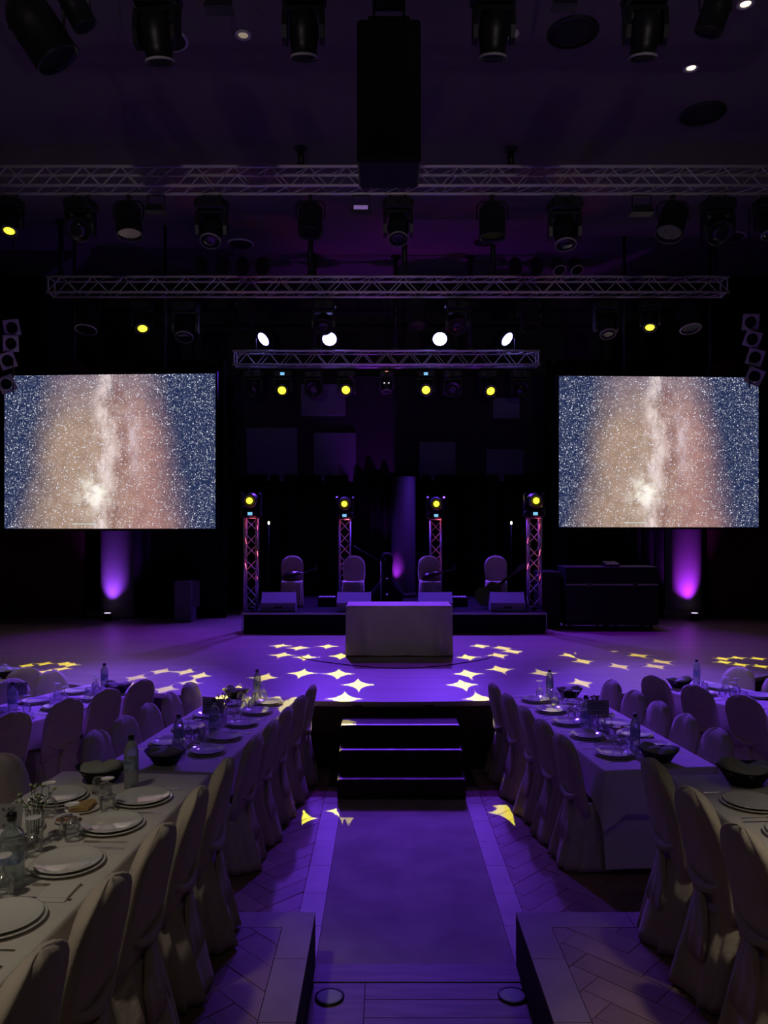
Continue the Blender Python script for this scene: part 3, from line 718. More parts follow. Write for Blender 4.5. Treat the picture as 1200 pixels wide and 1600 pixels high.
moving_head((4.26, 14.745, 6.925), (0.02, -0.5, -1), 'black moving head, unlit, right part of the middle truss', G2, scale=1.15, beam=((4.3, 12.4, HS), P_SIDE, MAGENTA, 50, 0.9))
moving_head((5.11, 14.745, 6.925), (-0.2, -0.5, -1), 'black moving head with a yellow lens, right part of the middle truss', G2, 'lens_yellow', scale=0.95, stars=R_2)
par((5.84, 14.745, 6.925), (0.05, -0.3, -1), 'black par lamp with a pale ring, rightmost under the middle truss', G2, 1.12, ring=True)
# middle truss, standing on top
words = ('leftmost', 'second from left', 'third from left', 'rightmost')
for side, xs in (('left', (-3.43, -3.02, -2.66, -2.28)), ('right', (2.47, 2.86, 3.26, 3.59))):
    for k, x in enumerate(xs):
        par((x, 14.455, 7.27), (0.15 if side == 'right' and k > 1 else 0, -0.65, -1), 'black par lamp on top of the middle truss, %s of the %s four' % (words[k], side), 'par lamps standing on the middle truss', 0.66, True, dark=True, ring=(side == 'right' and k > 1))
# short truss
moving_head((-2.83, 16.645, 5.975), (0, -1, -0.45), 'dark moving head at the left end of the short truss', G3, wash=True, scale=1.0)
moving_head((-2.185, 16.645, 5.975), (0, -1, -0.5), 'moving head with yellow lens and lit display, left side of short truss', G3, 'lens_yellow', display=True, scale=0.98, stars=L_1)
moving_head((-1.52, 16.645, 5.975), (0, -1, -0.45), 'dark moving head between the two yellow ones, left side of short truss', G3, wash=True, scale=1.0, beam=((-0.9, 14.0, RZ), 1500, BLUE, 80, 0.8))  # dark head; blue beam added to light the band chairs
moving_head((-0.816, 16.645, 5.975), (0, -1, -0.45), 'moving head with yellow lens and no display, left of short truss centre', G3, 'lens_yellow', scale=0.98, stars=C_L)
c = moving_head((0.055, 16.645, 5.975), (0, -0.3, -1), 'small dark moving head with tiny red and white indicators at short truss centre', G3, scale=0.8)
link('indicator', MB().box((0, -0.16, -0.11), (0.08, 0.01, 0.02)).mesh('indicator', M['red_led']), c)
for sx in (-0.06, 0.06): link('indicator', MB().box((sx, -0.16, -0.42), (0.03, 0.02, 0.015)).mesh('indicator', M['white_led']), c)
moving_head((0.90, 16.645, 5.975), (0, -1, -0.45), 'moving head with yellow lens and lit display, right of short truss centre', G3, 'lens_yellow', display=True, scale=0.98, stars=C_R)
moving_head((1.48, 16.645, 5.975), (0, -1, -0.45), 'dark moving head between the two yellow ones, right side of short truss', G3, wash=True, scale=1.0, beam=((1.2, 14.0, RZ), 1500, BLUE, 80, 0.8))  # second added blue beam over the band, again from a dark head
moving_head((2.25, 16.645, 5.975), (0.2, -1, -0.6), 'moving head with yellow lens and no display, right side of short truss', G3, 'lens_yellow', scale=0.98, stars=R_1)
moving_head((2.95, 16.645, 5.975), (0, -1, -0.3), 'dark moving head with a ring lens at the right end of short truss', G3, wash=True, scale=1.05)
# moving heads standing on the towers
for k, (x, y, lab) in enumerate(TOW):
    moving_head((x, y, RZ + 1.662), (0.0, -1, -0.1), ('moving head with yellow lens on top of the ' + ('leftmost tower', 'left inner tower', 'right inner tower', 'rightmost tower')[k]), 'moving heads standing on the towers',
                'lens_yellow', display=True, scale=0.9, stand=True, stars=(B_L, A_L, A_R, None)[k], energy=P_GOBO * 0.7)
# blue LED lamps on top of the short truss
lb_body = MB().lathe([(0.06, 0.14), (0.13, 0.12), (0.165, 0.03), (0.168, -0.03), (0.15, -0.032), (0.0, -0.03)], 22).mesh('led_body', M['black'])
lb_lens = MB().lathe([(0.148, 0), (0.146, -0.006), (0.02, -0.008), (0.0, -0.008)], 22).mesh('led_lens', M['lens_blue'])
lb_brk = MB().box((0, 0, 0.006), (0.2, 0.08, 0.012)).box((-0.18, 0, 0.12), (0.012, 0.04, 0.24)).box((0.18, 0, 0.12), (0.012, 0.04, 0.24)).box((0, 0, 0.012), (0.37, 0.04, 0.012)).mesh('led_bracket', M['black'])
for (x, aim, tgt, nm) in ((-2.545, (-0.6, -0.5, -0.62), (-3.6, 7.2, 0.5), 'left outer'), (-1.16, (0.03, -0.8, -0.62), (0.2, 6.7, 0.3), 'left inner'), (1.19, (-0.05, -0.8, -0.62), (0.16, 6.7, 0.3), 'right inner'), (2.60, (0.6, -0.5, -0.62), (3.6, 7.2, 0.5), 'right outer')):
    t = thing('led_par_light', 'bright blue white LED lamp on the short truss, %s of four' % nm, 'stage light', (x, 16.355, 6.316), 0, 'blue LED lamps on the short truss')
    link('bracket', lb_brk, t)
    d = Vector(aim).normalized()
    b = link('body', lb_body, t, (0, 0, 0.24), None, d.to_track_quat('-Z', 'Y')); link('lens', lb_lens, b, (0, 0, -0.034))
    spot('led_beam', Vector((x, 16.355, 6.553)) + d * 0.08, tgt, P_PAR * (6.2 if 'outer' in nm else 1), BLUE, 27 if 'outer' in nm else 23, 1.0, 0.12)
# dark lamps of the top edge truss
par((-3.46, 7.645, 7.875), (0.55, 0.25, -0.85), 'large dark par lamp tilted right in the top left corner', G0, 1.35, dark=True)
par((-3.07, 7.645, 7.875), (0.45, 0.25, -0.85), 'slim dark par lamp tilted right beside the larger corner lamp', G0, 0.72, dark=True)
moving_head((-2.26, 7.645, 7.875), (0.05, 0.3, -1), 'dark moving head in front of the left ceiling speaker ring', G0, 'lens_black', scale=1.1)
flood((-1.64, 7.645, 7.875), 'dark flood light cut by the top edge, between two moving heads', False, 0.9)
moving_head((-0.8, 7.645, 7.875), (0, 0.3, -1), 'dark moving head just left of the hanging speaker at the top', G0, 'lens_black', scale=1.04)
moving_head((1.09, 7.645, 7.875), (0, 0.3, -1), 'dark moving head just right of the hanging speaker at the top', G0, 'lens_black', scale=1.04)
flood((1.79, 7.645, 7.875), 'dark flood light cut by the top edge above right ceiling speaker', False, 0.8)
moving_head((2.6, 7.645, 7.875), (0.0, 0.3, -1), 'dark moving head third from the right along the top edge', G0, 'lens_black', scale=1.04)
par((3.3, 7.645, 7.875), (-0.3, 0.25, -1), 'slim dark par lamp tilted left near the top right corner', G0, 0.8, dark=True)

# warm room downlights: three dim ones in view and the row above the near tables
def downlight(x, y, label, m, energy=0, tgt=None, ang=50):
    t = thing('downlight', label, 'ceiling light', (x, y, CEIL), 0, 'recessed ceiling downlights')
    link('ring', MB().lathe([(0.06, -0.004), (0.1, -0.004), (0.1, -0.016), (0.07, -0.02), (0.06, -0.012)], 20, (False, False)).mesh('downlight_ring', M['ring_grey']), t)
    link('bulb', MB().lathe([(0.058, -0.002), (0.058, -0.008), (0.04, -0.016), (0.0, -0.022)], 16).mesh('downlight_bulb', m), t)
    if energy: spot('downlight_beam', (x, y, CEIL - 0.06), tgt or (x, y, 0), energy, WARM, ang, 0.7, 0.25)
for (px, py, lab, m) in ((380, 54, 'dim recessed downlight left of the hanging speaker', 'bulb_dim'), (798, 52, 'lit recessed downlight beside the dark moving head, right of the speaker', 'bulb'),
                      (1080, 105, 'lit recessed downlight above the right ceiling speaker', 'bulb'), (1165, 5, 'lit recessed downlight in the top right corner', 'bulb')):
    d = (CEIL - EYE) * 1200 / (830 - py)
    downlight((px - 600) * d / 1200, d, lab, M[m])
downlight(-3.0, 0.4, 'recessed downlight over the near left table', M['bulb'], P_WARM * 11, (-1.75, 2.5, 1.0), 30)
downlight(3.4, 0.4, 'recessed downlight over the near right table', M['bulb'], P_WARM * 17, (2.35, 2.3, 1.0), 28)
downlight(-1.2, 5.6, 'recessed downlight over the left half of the stage front', M['bulb'], P_WARM * 10, (-4.3, 10.2, HS), 29)
downlight(1.4, 5.6, 'recessed downlight over the right half of the stage front', M['bulb'], P_WARM * 10, (4.3, 10.4, HS), 29)
downlight(0.1, 4.8, 'recessed downlight over the aisle', M['bulb'], P_WARM * 2.2, (0.2, 10.95, 1.0), 9)
downlight(-2.4, -1.2, 'recessed downlight behind the viewer, left', M['bulb'], P_WARM, (-1.2, 4.0, 0), 110)
downlight(2.4, -1.2, 'recessed downlight behind the viewer, right', M['bulb'], P_WARM, (1.2, 4.0, 0), 110)
def fill_spot(x, aim, label):  # unseen spots added behind the viewer to brighten the trusses
    t = thing('fill_spot', label, 'stage light', (x, -3.9, 5.5), 0, 'added fill spots for the trusses')
    link('bracket', MB().box((0, -0.03, 0), (0.08, 0.05, 0.3)).box((0, 0.08, 0.0), (0.04, 0.2, 0.04)).mesh('fill_bracket', M['black']), t)
    d = (Vector(aim) - Vector((x, -3.7, 5.5))).normalized()
    c = link('can', par_can, t, (0, 0.28, 0), None, d.to_track_quat('-Z', 'Y'), 0.7); link('lens', par_lens, c, (0, 0, -0.235))
    spot('fill_beam', Vector((x, -3.62, 5.5)) + d * 0.25, aim, P_FILL, (1.0, 0.84, 0.86), 32, 0.9, 0.1)
fill_spot(-3.2, (-2.6, 13.0, 8.3), 'added unseen fill spot for the trusses behind the viewer, left')
fill_spot(3.2, (2.6, 13.0, 8.3), 'added unseen fill spot for the trusses behind the viewer, right')
for (px, py, r, lab, rm) in ((262, 60, 0.23, 'round ceiling speaker with a pale ring, top left', 'ring_grey'), (895, 50, 0.29, 'round black ceiling speaker between top right lamps', 'black'), (1098, 177, 0.3, 'round black ceiling speaker near the right edge', 'black'),
                         (376, 380, 0.26, 'round ceiling speaker behind the nearest truss, left', 'frame_grey'), (757, 378, 0.2, 'round ceiling speaker behind the nearest truss, right of centre', 'black'), (1140, 370, 0.3, 'round ceiling speaker behind the nearest truss, far right', 'frame_grey')):
    d = (CEIL - EYE) * 1200 / (830 - py)
    t = thing('ceiling_speaker', lab, 'speaker', ((px - 600) * d / 1200, d, CEIL), 0, 'round ceiling speakers')
    link('ring', MB().lathe([(r - 0.02, -0.002), (r + 0.012, -0.002), (r + 0.012, -0.02), (r - 0.02, -0.028)], 32, (False, False)).mesh('speaker_ring', M[rm]), t)
    link('grille', MB().lathe([(r - 0.02, -0.002), (r - 0.02, -0.012), (r * 0.6, -0.018), (0, -0.02)], 32).mesh('speaker_grille', M['grille']), t)

# hanging speaker
t = thing('hanging_speaker', 'tall black box speaker hanging at the top centre', 'speaker', (0.05, 8.0, 6.15))
link('cabinet', MB().cbox((0, 0, 0.72), (0.64, 0.6, 1.44), 0.02).mesh('hang_cabinet', M['case']), t)
link('grille', MB().cbox((0, -0.305, 0.72), (0.58, 0.02, 1.38), 0.005).mesh('hang_grille', M['grille']), t)
link('flying_frame', MB().box((0, 0, 1.47), (0.42, 0.5, 0.06)).box((-0.15, -0.3, 1.62), (0.03, 0.05, 0.35)).box((0.15, -0.3, 1.62), (0.03, 0.05, 0.35)).box((0, -0.3, 1.64), (0.3, 0.05, 0.22)).mesh('flying_frame', M['black']), t)

# ------------------------------------------------------------------ screens
def screen(cx, y, z0, w, h, yaw, label, seed):
    t = thing('led_screen', label, 'screen', (cx, y, z0), yaw, 'two star field screens')
    me = bpy.data.meshes.new('screen_panel')
    b = MB().box((0, 0.02, h / 2), (w, 0.03, h)); me = b.mesh('screen_panel', milky_way('milky_way', 1.0, seed))
    uvl = me.uv_layers.new(name='UVMap')
    for lp in me.loops:
        v = me.vertices[lp.vertex_index].co; uvl.data[lp.index].uv = ((v.x + w / 2) / w, v.z / h)
    link('panel', me, t)
    f = MB()
    for (c, s) in (((0, 0.02, -0.02), (w + 0.08, 0.07, 0.04)), ((0, 0.02, h + 0.02), (w + 0.08, 0.07, 0.04)), ((-w / 2 - 0.02, 0.02, h / 2), (0.04, 0.07, h)), ((w / 2 + 0.02, 0.02, h / 2), (0.04, 0.07, h))): f.box(c, s)
    link('frame', f.mesh('screen_frame', M['black_matte']), t)
    link('back', MB().box((0, 0.06, h / 2), (w, 0.03, h)).mesh('screen_back', M['black_matte']), t)
    bar = MB().box((-w * 0.12, 0.002, 0.09), (w * 0.115, 0.004, 0.014)).mesh('progress_bar', emit('pale_bar', (0.75, 1.0, 0.9), 0.85)); link('progress_bar', bar, t)
    hang = MB().cyl((0, 0.05, h + 0.04), (0, 0.05, CEIL - z0), 0.035, n=8).mesh('screen_hanger', M['black'])
    for s in (-0.17, 0.26): link('hanger', hang, t, (s * w, 0, 0))
screen(-5.315, 14.85, 2.50, 4.17, 2.98, math.radians(-3), 'large screen showing a milky way star field, left of the stage', 0.0)
screen(5.50, 15.35, 2.53, 4.05, 3.01, math.radians(2), 'large screen showing a milky way star field, right of the stage', 0.0)

# columns of square framed lamps at the sides
def lamp_column(pts, label):
    x, y, z = pts[0][0], 14.0, pts[0][2]
    t = thing('lamp_column', label, 'stage light', (x, y, z), 0, 'hanging columns of square framed lamps')
    link('suspension', MB().cyl((0, 0.06, -1.2), (0, 0.06, CEIL - z), 0.012, n=6).mesh('lamp_suspension', M['black']), t)
    N = 24
    b = MB()
    out = []; inn = []
    for i in range(N):
        a = 2 * PI * i / N + PI / 4
        c, s = math.cos(a), math.sin(a); k = 0.145 / max(abs(c), abs(s))
        out.append((k * c, k * s)); inn.append((0.105 * c, 0.105 * s))
    b.loft([[(p[0], 0.02, p[1]) for p in out], [(p[0], -0.02, p[1]) for p in out], [(p[0], -0.02, p[1]) for p in inn], [(p[0], 0.015, p[1]) for p in inn]], (False, False), False)
    fm = b.mesh('lamp_frame', M['frame_grey'])
    cm = MB().lathe([(0.1, 0.0), (0.09, 0.1), (0.04, 0.16), (0, 0.17)], 16, mtx=Matrix.Rotation(-PI / 2, 4, 'X')).mesh('lamp_can', M['black_matte'])
    for (px, _, pz, rz, roll) in pts:
        f = link('lamp_frame', fm, t, (px - x, 0, pz - z), (0.25, roll, rz)); link('lamp_can', cm, f, (0, 0.012, 0))
lamp_column([(-6.79, 0, 6.16, 0.75, -0.3), (-6.81, 0, 5.87, 0.9, -0.15), (-6.87, 0, 5.56, 0.75, -0.45), (-6.88, 0, 5.13, 0.6, -0.5)], 'column of four square framed lamps beside the left screen')
lamp_column([(6.69, 0, 6.26, -0.75, 0.2), (6.72, 0, 5.95, -0.7, 0.45), (6.77, 0, 5.62, -0.7, 0.4), (6.76, 0, 5.27, -0.6, 0.5)], 'column of four square framed lamps beside the right screen')

# ------------------------------------------------------------------ covered chairs
def ring_sq(hx, hy, cy, z, n, p=0.45, fn=None):
    out = []
    for i in range(n):
        a = 2 * PI * i / n
        c, s = math.cos(a), math.sin(a)
        x = hx * math.copysign(abs(c) ** p, c); y = hy * math.copysign(abs(s) ** p, s)
        if fn: x, y = fn(a, x, y)
        out.append((x, cy + y, z))
    return out
def chair_meshes(seed):
    rnd = random.Random(seed)
    ph = [rnd.uniform(0, 6.28) for _ in range(6)]
    b = MB(); rings = []
    lev = [(0.40, .200), (0.47, .203), (0.55, .208), (0.63, .213), (0.70, .216), (0.76, .214), (0.81, .206), (0.855, .188), (0.89, .16), (0.918, .122), (0.936, .078), (0.947, .035), (0.95, .006)]
    for (z, w) in lev:
        lean = -0.012 - 0.21 * (z - 0.45)
        th = 0.040 if z < 0.88 else 0.040 * math.sqrt(max(0.05, 1 - ((z - 0.88) / 0.0705) ** 2))
        def fn(a, x, y, z=z):
            k = 0.004 * math.sin(5 * a + ph[0] + z * 9) + 0.003 * math.sin(9 * a + ph[1] - z * 14)
            return x + k * math.cos(a), y + k * math.sin(a)
        rings.append(ring_sq(w, th, lean, z, 28, 0.7, fn))
    b.loft(rings)
    back = b.mesh('chair_back_cover', M['chair'])
    b = MB(); rings = []
    for (z, gx, gy, amp, rear) in ((0.485, .16, .18, 0, 0), (0.48, .20, .215, .001, 0.0), (0.455, .204, .232, .003, 0.005), (0.38, .206, .236, .007, 0.02), (0.28, .208, .240, .011, 0.045), (0.16, .210, .244, .015, 0.075), (0.06, .211, .246, .018, 0.098), (0.012, .211, .247, .019, 0.11)):
        def fn(a, x, y, amp=amp, rear=rear):
            k = amp * (math.sin(13 * a + ph[2]) + 0.7 * math.sin(7 * a + ph[3]) + 0.4 * math.sin(23 * a + ph[4]))
            s = max(0.0, -math.sin(a))
            return x + 0.4 * k * math.cos(a), y + k * math.sin(a) - rear * s ** 0.8
        rings.append(ring_sq(gx, gy, 0.19, z, 84, 0.5, fn))
    b.loft(rings, (False, True))
    skirt = b.mesh('chair_skirt', M['chair'])
    # sash knotted behind the back
    b = MB(); pts = []; rr = []
    for i in range(13):
        u = -1 + 2 * i / 12
        pts.append((0.205 * u, -0.028 - 0.048 * (1 - u * u) ** 0.5 - 0.004 * (1 - u * u), 0.60 - 0.10 * (1 - u * u)))
        rr.append(0.010 + 0.014 * (1 - abs(u)))
    b.tube(pts, rr, 7)
    b.ball((0.0, -0.083, 0.495), 0.026, 10, 6, (1.3, 0.6, 1.0))
    b.loft([ring_sq(0.02, 0.012, -0.076, 0.49, 14, 0.8), ring_sq(0.05, 0.016, -0.078, 0.42, 14, 0.8, lambda a, x, y: (x + 0.006 * math.sin(6 * a), y)), ring_sq(0.08, 0.016, -0.090, 0.31, 14, 0.8, lambda a, x, y: (x + 0.01 * math.sin(6 * a), y + 0.006 * math.sin(5 * a))), ring_sq(0.10, 0.016, -0.118, 0.20, 14, 0.8, lambda a, x, y: (x + 0.012 * math.sin(6 * a), y + 0.006 * math.sin(5 * a)))])
    sash = b.mesh('chair_sash', M['chair'])
    return back, skirt, sash
CH = [chair_meshes(s) for s in (1, 2, 3, 4)]
nch = [0]
def chair(x, y, z, rz, label, group, sash=True):
    t = thing('covered_chair', label, 'chair', (x, y, z), rz, group)
    bk, sk, sa = CH[nch[0] % 4]; nch[0] += 1
    link('back_cover', bk, t); link('skirt', sk, t)
    if sash: link('sash', sa, t)
    return t

# ------------------------------------------------------------------ tables
def cloth_mesh(w, l, drop, seed, nw=0.012, flare=0.05, z=0.0, corner=0.0, side=None):
    rnd = random.Random(seed); ph = [rnd.uniform(0, 6.28) for _ in range(4)]
    per = []; n1, n2 = int(w / 0.03), int(l / 0.03)
    for i in range(n1): per.append((-w / 2 + w * i / n1, -l / 2))
    for i in range(n2): per.append((w / 2, -l / 2 + l * i / n2))
    for i in range(n1): per.append((w / 2 - w * i / n1, l / 2))
    for i in range(n2): per.append((-w / 2, l / 2 - l * i / n2))
    n = len(per)
    def norm(p):
        x, y = p; dx = dy = 0.0
        ex, ey = w / 2 - abs(x), l / 2 - abs(y)
        r = 0.06
        if ex < r: dx = math.copysign(1 - ex / r, x)
        if ey < r: dy = math.copysign(1 - ey / r, y)
        q = math.hypot(dx, dy) or 1
        return dx / q, dy / q, max(0.0, 1 - ex / 0.12) * max(0.0, 1 - ey / 0.12)
    rings = []
    for (t, out, dz) in ((0, -0.03, 0.0), (0, -0.004, 0.0), (0, 0.003, -0.004), (0.08, 0.006, None), (0.3, None, None), (0.55, None, None), (0.8, None, None), (1.0, None, None)):
        ring = []
        for i, p in enumerate(per):
            nx, ny, cn = norm(p)
            s = i / n * (2 * (w + l))
            wave = nw * t * (math.sin(s * 21 + ph[0]) + 0.8 * math.sin(s * 33 + ph[1]) + 0.6 * math.sin(s * 12 + ph[2]))
            oo = out if out is not None else 0.006 + flare * t * 0.5 + wave + 0.35 * flare * t
            dr = drop
            if side is not None and l / 2 - abs(p[1]) > 0.002:
                k = min(1.0, max(0.0, (l / 2 - abs(p[1])) / 0.035)); dr = drop + (side - drop) * k * k * (3 - 2 * k)
            zz = z + (dz if dz is not None else -t * (dr + corner * cn) + 0.004 * t * math.sin(s * 9))
            ring.append((p[0] + nx * oo, p[1] + ny * oo, zz))
        rings.append(ring)
    b = MB(); b.loft(rings[::-1], (False, True))
    return b

class Table:
    def __init__(s, key, c0, ang, L, w, z):
        s.key, s.c0, s.a, s.L, s.w, s.z = key, c0, math.radians(ang), L, w, z
        s.u = (math.sin(s.a), math.cos(s.a)); s.r = (math.cos(s.a), -math.sin(s.a)); s.top = z + 0.757; s.occ = []
    def at(s, t, o, dz=0.0):
        return (s.c0[0] + s.u[0] * t + s.r[0] * o, s.c0[1] + s.u[1] * t + s.r[1] * o, s.top + dz)
    def build(s, overlay=0.30, seed=1):
        c = s.at(s.L / 2, 0)
        t = thing('banquet_table', 'long banquet table under the white cloths of the %s' % s.key, 'table', (c[0], c[1], s.z), -s.a, 'long banquet tables')
        link('tabletop', MB().cbox((0, 0, 0.735), (s.w, s.L, 0.03), 0.006).mesh('tabletop', M['dark_wood']), t)
        lg = MB().lathe([(0.03, 0.0), (0.03, 0.01), (0.016, 0.03), (0.016, 0.70), (0.06, 0.72)], 12).mesh('table_leg', M['steel'])
        for sy in (-1, 1): link('leg', lg, t, (0.01, sy * (s.L / 2 - 0.25), 0))
        o = link('tablecloth', cloth_mesh(s.w, s.L, 0.69, seed, 0.005, 0.05, 0.753, 0.0, 0.225).mesh('tablecloth', M['cloth']), None, (c[0], c[1], s.z), (0, 0, -s.a))
        tag(o, 'long white tablecloth reaching to the floor on the %s' % s.key, 'tablecloth', 'long white tablecloths')
        if overlay:
            o = link('top_cloth', cloth_mesh(s.w + 0.06, s.L + 0.06, overlay, seed, 0.005, 0.05, 0.758, 0.12, 0.235).mesh('top_cloth', M['cloth']), None, (c[0], c[1], s.z), (0, 0, -s.a))
            tag(o, 'shorter white top cloth laid over the tablecloth of the %s' % s.key, 'tablecloth', 'white top cloths')
ORD = ['first', 'second', 'third', 'fourth', 'fifth', 'sixth']
def place_chairs(tb, side, ts, off, label_side, sgn_face, first=0):
    for k, t in enumerate(ts):
        p = tb.at(t, side * off)
        rz = (PI / 2 - tb.a) if side > 0 else (-PI / 2 - tb.a)
        rz += random.uniform(-0.05, 0.05)
        chair(p[0], p[1], tb.z + 0.001, rz, 'cream covered chair, %s side of the %s, %s from the stage' % (label_side, tb.key, ORD[k]), 'cream chairs at the %s' % tb.key)

# ---- tableware
plate_m = MB().lathe([(0.055, 0.0), (0.09, 0.002), (0.128, 0.013), (0.136, 0.017), (0.137, 0.020), (0.132, 0.0195), (0.095, 0.0085), (0.085, 0.006), (0.0, 0.0055)], 40).mesh('dinner_plate', M['china'])
charger_m = MB().lathe([(0.06, 0.0), (0.1, 0.002), (0.14, 0.010), (0.149, 0.014), (0.150, 0.017), (0.145, 0.0165), (0.105, 0.0075), (0.0, 0.0065)], 40).mesh('under_plate', M['china'])
wine_bowl = MB().lathe([(0.030, 0.0), (0.036, 0.02), (0.040, 0.045), (0.036, 0.07), (0.022, 0.09), (0.008, 0.098), (0.004, 0.102)], 24, (False, False)).mesh('wine_glass_bowl', M['glass'])
wine_stem = MB().lathe([(0.004, 0.1), (0.0035, 0.13), (0.004, 0.158)], 10, (True, True)).mesh('wine_glass_stem', M['glass'])
wine_foot = MB().lathe([(0.005, 0.156), (0.012, 0.160), (0.032, 0.163), (0.034, 0.165), (0.030, 0.1665), (0.0, 0.1668)], 24).mesh('wine_glass_foot', mat('foot_glint_white', (0.8, 0.8, 0.82), 0.08, 0, 1.0))  # opaque white paints the bright highlight onto the clear glass foot
tumbler_m = MB().lathe([(0.036, 0.0), (0.035, 0.03), (0.032, 0.07), (0.028, 0.083), (0.0, 0.086)], 24, (False, True)).mesh('tumbler', M['glass'])
def _fork():
    b = MB().prism([(-0.006, -0.1), (0.006, -0.1), (0.004, 0.02), (0.011, 0.04), (0.012, 0.1), (0.008, 0.1), (0.007, 0.055), (0.002, 0.055), (0.002, 0.1), (-0.002, 0.1), (-0.002, 0.055), (-0.007, 0.055), (-0.008, 0.1), (-0.012, 0.1), (-0.011, 0.04), (-0.004, 0.02)], 0, 0.003)
    return b.mesh('fork', M['steel'])
fork_m = _fork()
knife_m = MB().prism([(-0.008, -0.11), (0.008, -0.11), (0.006, 0.0), (0.010, 0.01), (0.009, 0.09), (0.0, 0.115), (-0.006, 0.11), (-0.006, 0.0)], 0, 0.004).mesh('knife', M['steel'])
def setting(tb, t, o, side, seat, label_side, wine=True, tumb=True):
    """plates, glasses and cutlery of one seat; o is the offset of the plate from the table's middle line"""
    tail = 'at %s seat from the stage, %s side of the %s' % (seat, label_side, tb.key)
    s = side
    rz = -tb.a + (PI / 2 if s > 0 else -PI / 2)
    tag(link('under_plate', charger_m, None, tb.at(t, o, 0.0005)), 'white under plate ' + tail, 'plate', 'under plates on the ' + tb.key)
    tag(link('dinner_plate', plate_m, None, tb.at(t, o, 0.009)), 'white dinner plate ' + tail, 'plate', 'dinner plates on the ' + tb.key)
    tb.occ.append((t, o, 0.151))
    def free(rad, cand):
        for dt, do in cand:
            a, b = t + dt, o - s * do
            if all(math.hypot(a - q[0], b - q[1]) > rad + q[2] for q in tb.occ):
                tb.occ.append((a, b, rad)); return tb.at(a, b, 0.0005)
        return None
    p = free(0.043, ((.17, .10), (.175, .13), (-.17, .11), (-.18, .14), (.08, .195), (0, .21), (-.08, .2), (.2, .08)))
    if p:
        w = thing('wine_glass', 'upturned wine glass ' + tail, 'glass', p, 0, 'wine glasses on the ' + tb.key)
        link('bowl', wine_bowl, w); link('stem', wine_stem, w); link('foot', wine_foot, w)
    p = free(0.038, ((.10, .17), (.13, .2), (0, .2), (-.1, .17), (-.15, .13), (-.14, .2), (.2, .12), (0, .24)))
    if p: tag(link('tumbler', tumbler_m, None, p), 'upturned water tumbler ' + tail, 'glass', 'tumblers on the ' + tb.key)
    tag(link('fork', fork_m, None, tb.at(t - 0.178, o + s * 0.05, 0.0005), (0, 0, rz + 0.05)), 'steel fork ' + tail, 'fork', 'forks on the ' + tb.key)
    tag(link('knife', knife_m, None, tb.at(t + 0.178, o + s * 0.055, 0.0005), (0, 0, rz)), 'steel knife ' + tail, 'knife', 'knives on the ' + tb.key)

bot_body = MB().lathe([(0.030, 0.0), (0.037, 0.006), (0.038, 0.09), (0.035, 0.10), (0.038, 0.11), (0.038, 0.20), (0.034, 0.225), (0.020, 0.255), (0.014, 0.262), (0.014, 0.275)], 24).mesh('bottle_body', M['bottle'])
bot_cap = MB().lathe([(0.0165, 0.268), (0.0165, 0.29), (0.015, 0.292), (0, 0.293)], 16).mesh('bottle_cap', M['cap'])
bot_lab = MB().lathe([(0.0386, 0.115), (0.0386, 0.17)], 24, (False, False)).mesh('bottle_label', M['label'])
def bottle(tb, t, o, label):
    tb.occ.append((t, o, 0.04))
    b = thing('water_bottle', label, 'bottle', tb.at(t, o, 0.0005), random.uniform(0, 6), 'plastic water bottles on the tables')
    link('body', bot_body, b); link('label', bot_lab, b); link('cap', bot_cap, b)
dec_body = MB().loft([ring_sq(0.036, 0.036, 0, 0.0, 24, 0.5), ring_sq(0.041, 0.041, 0, 0.006, 24, 0.5), ring_sq(0.041, 0.041, 0, 0.195, 24, 0.5), ring_sq(0.036, 0.036, 0, 0.215, 24, 0.6), ring_sq(0.016, 0.016, 0, 0.235, 24, 1), ring_sq(0.014, 0.014, 0, 0.265, 24, 1)]).mesh('decanter_body', M['decanter'])
dec_cap = MB().lathe([(0.018, 0.262), (0.018, 0.288), (0.014, 0.292), (0, 0.293)], 16).mesh('decanter_cap', M['cap'])
dec_lab = MB().loft([ring_sq(0.0415, 0.0415, 0, 0.10, 24, 0.5), ring_sq(0.0415, 0.0415, 0, 0.145, 24, 0.5)], (False, False)).mesh('decanter_label', M['label'])
def decanter(tb, t, o, label):
    tb.occ.append((t, o, 0.058))
    b = thing('glass_bottle', label, 'bottle', tb.at(t, o, 0.0005), 0.1, 'pale glass bottles beside the table cards')
    link('body', dec_body, b); link('cap', dec_cap, b); link('label', dec_lab, b)
def _basket():
    b = MB(); rings = []
    for (r, z, k) in ((0.075, 0, 0), (0.085, 0.012, 0), (0.11, 0.05, 0.3), (0.14, 0.09, 1.0), (0.146, 0.092, 1.0), (0.142, 0.088, 1), (0.108, 0.05, 0.3), (0.08, 0.016, 0)):
        rings.append([(r * 1.12 * math.cos(2 * PI * i / 32), r * 0.9 * math.sin(2 * PI * i / 32), z + k * 0.018 * abs(math.cos(2 * PI * i / 32)) ** 3) for i in range(32)])
    b.loft(rings); return b.mesh('bread_basket', M['basket'])
bas_m = _basket()
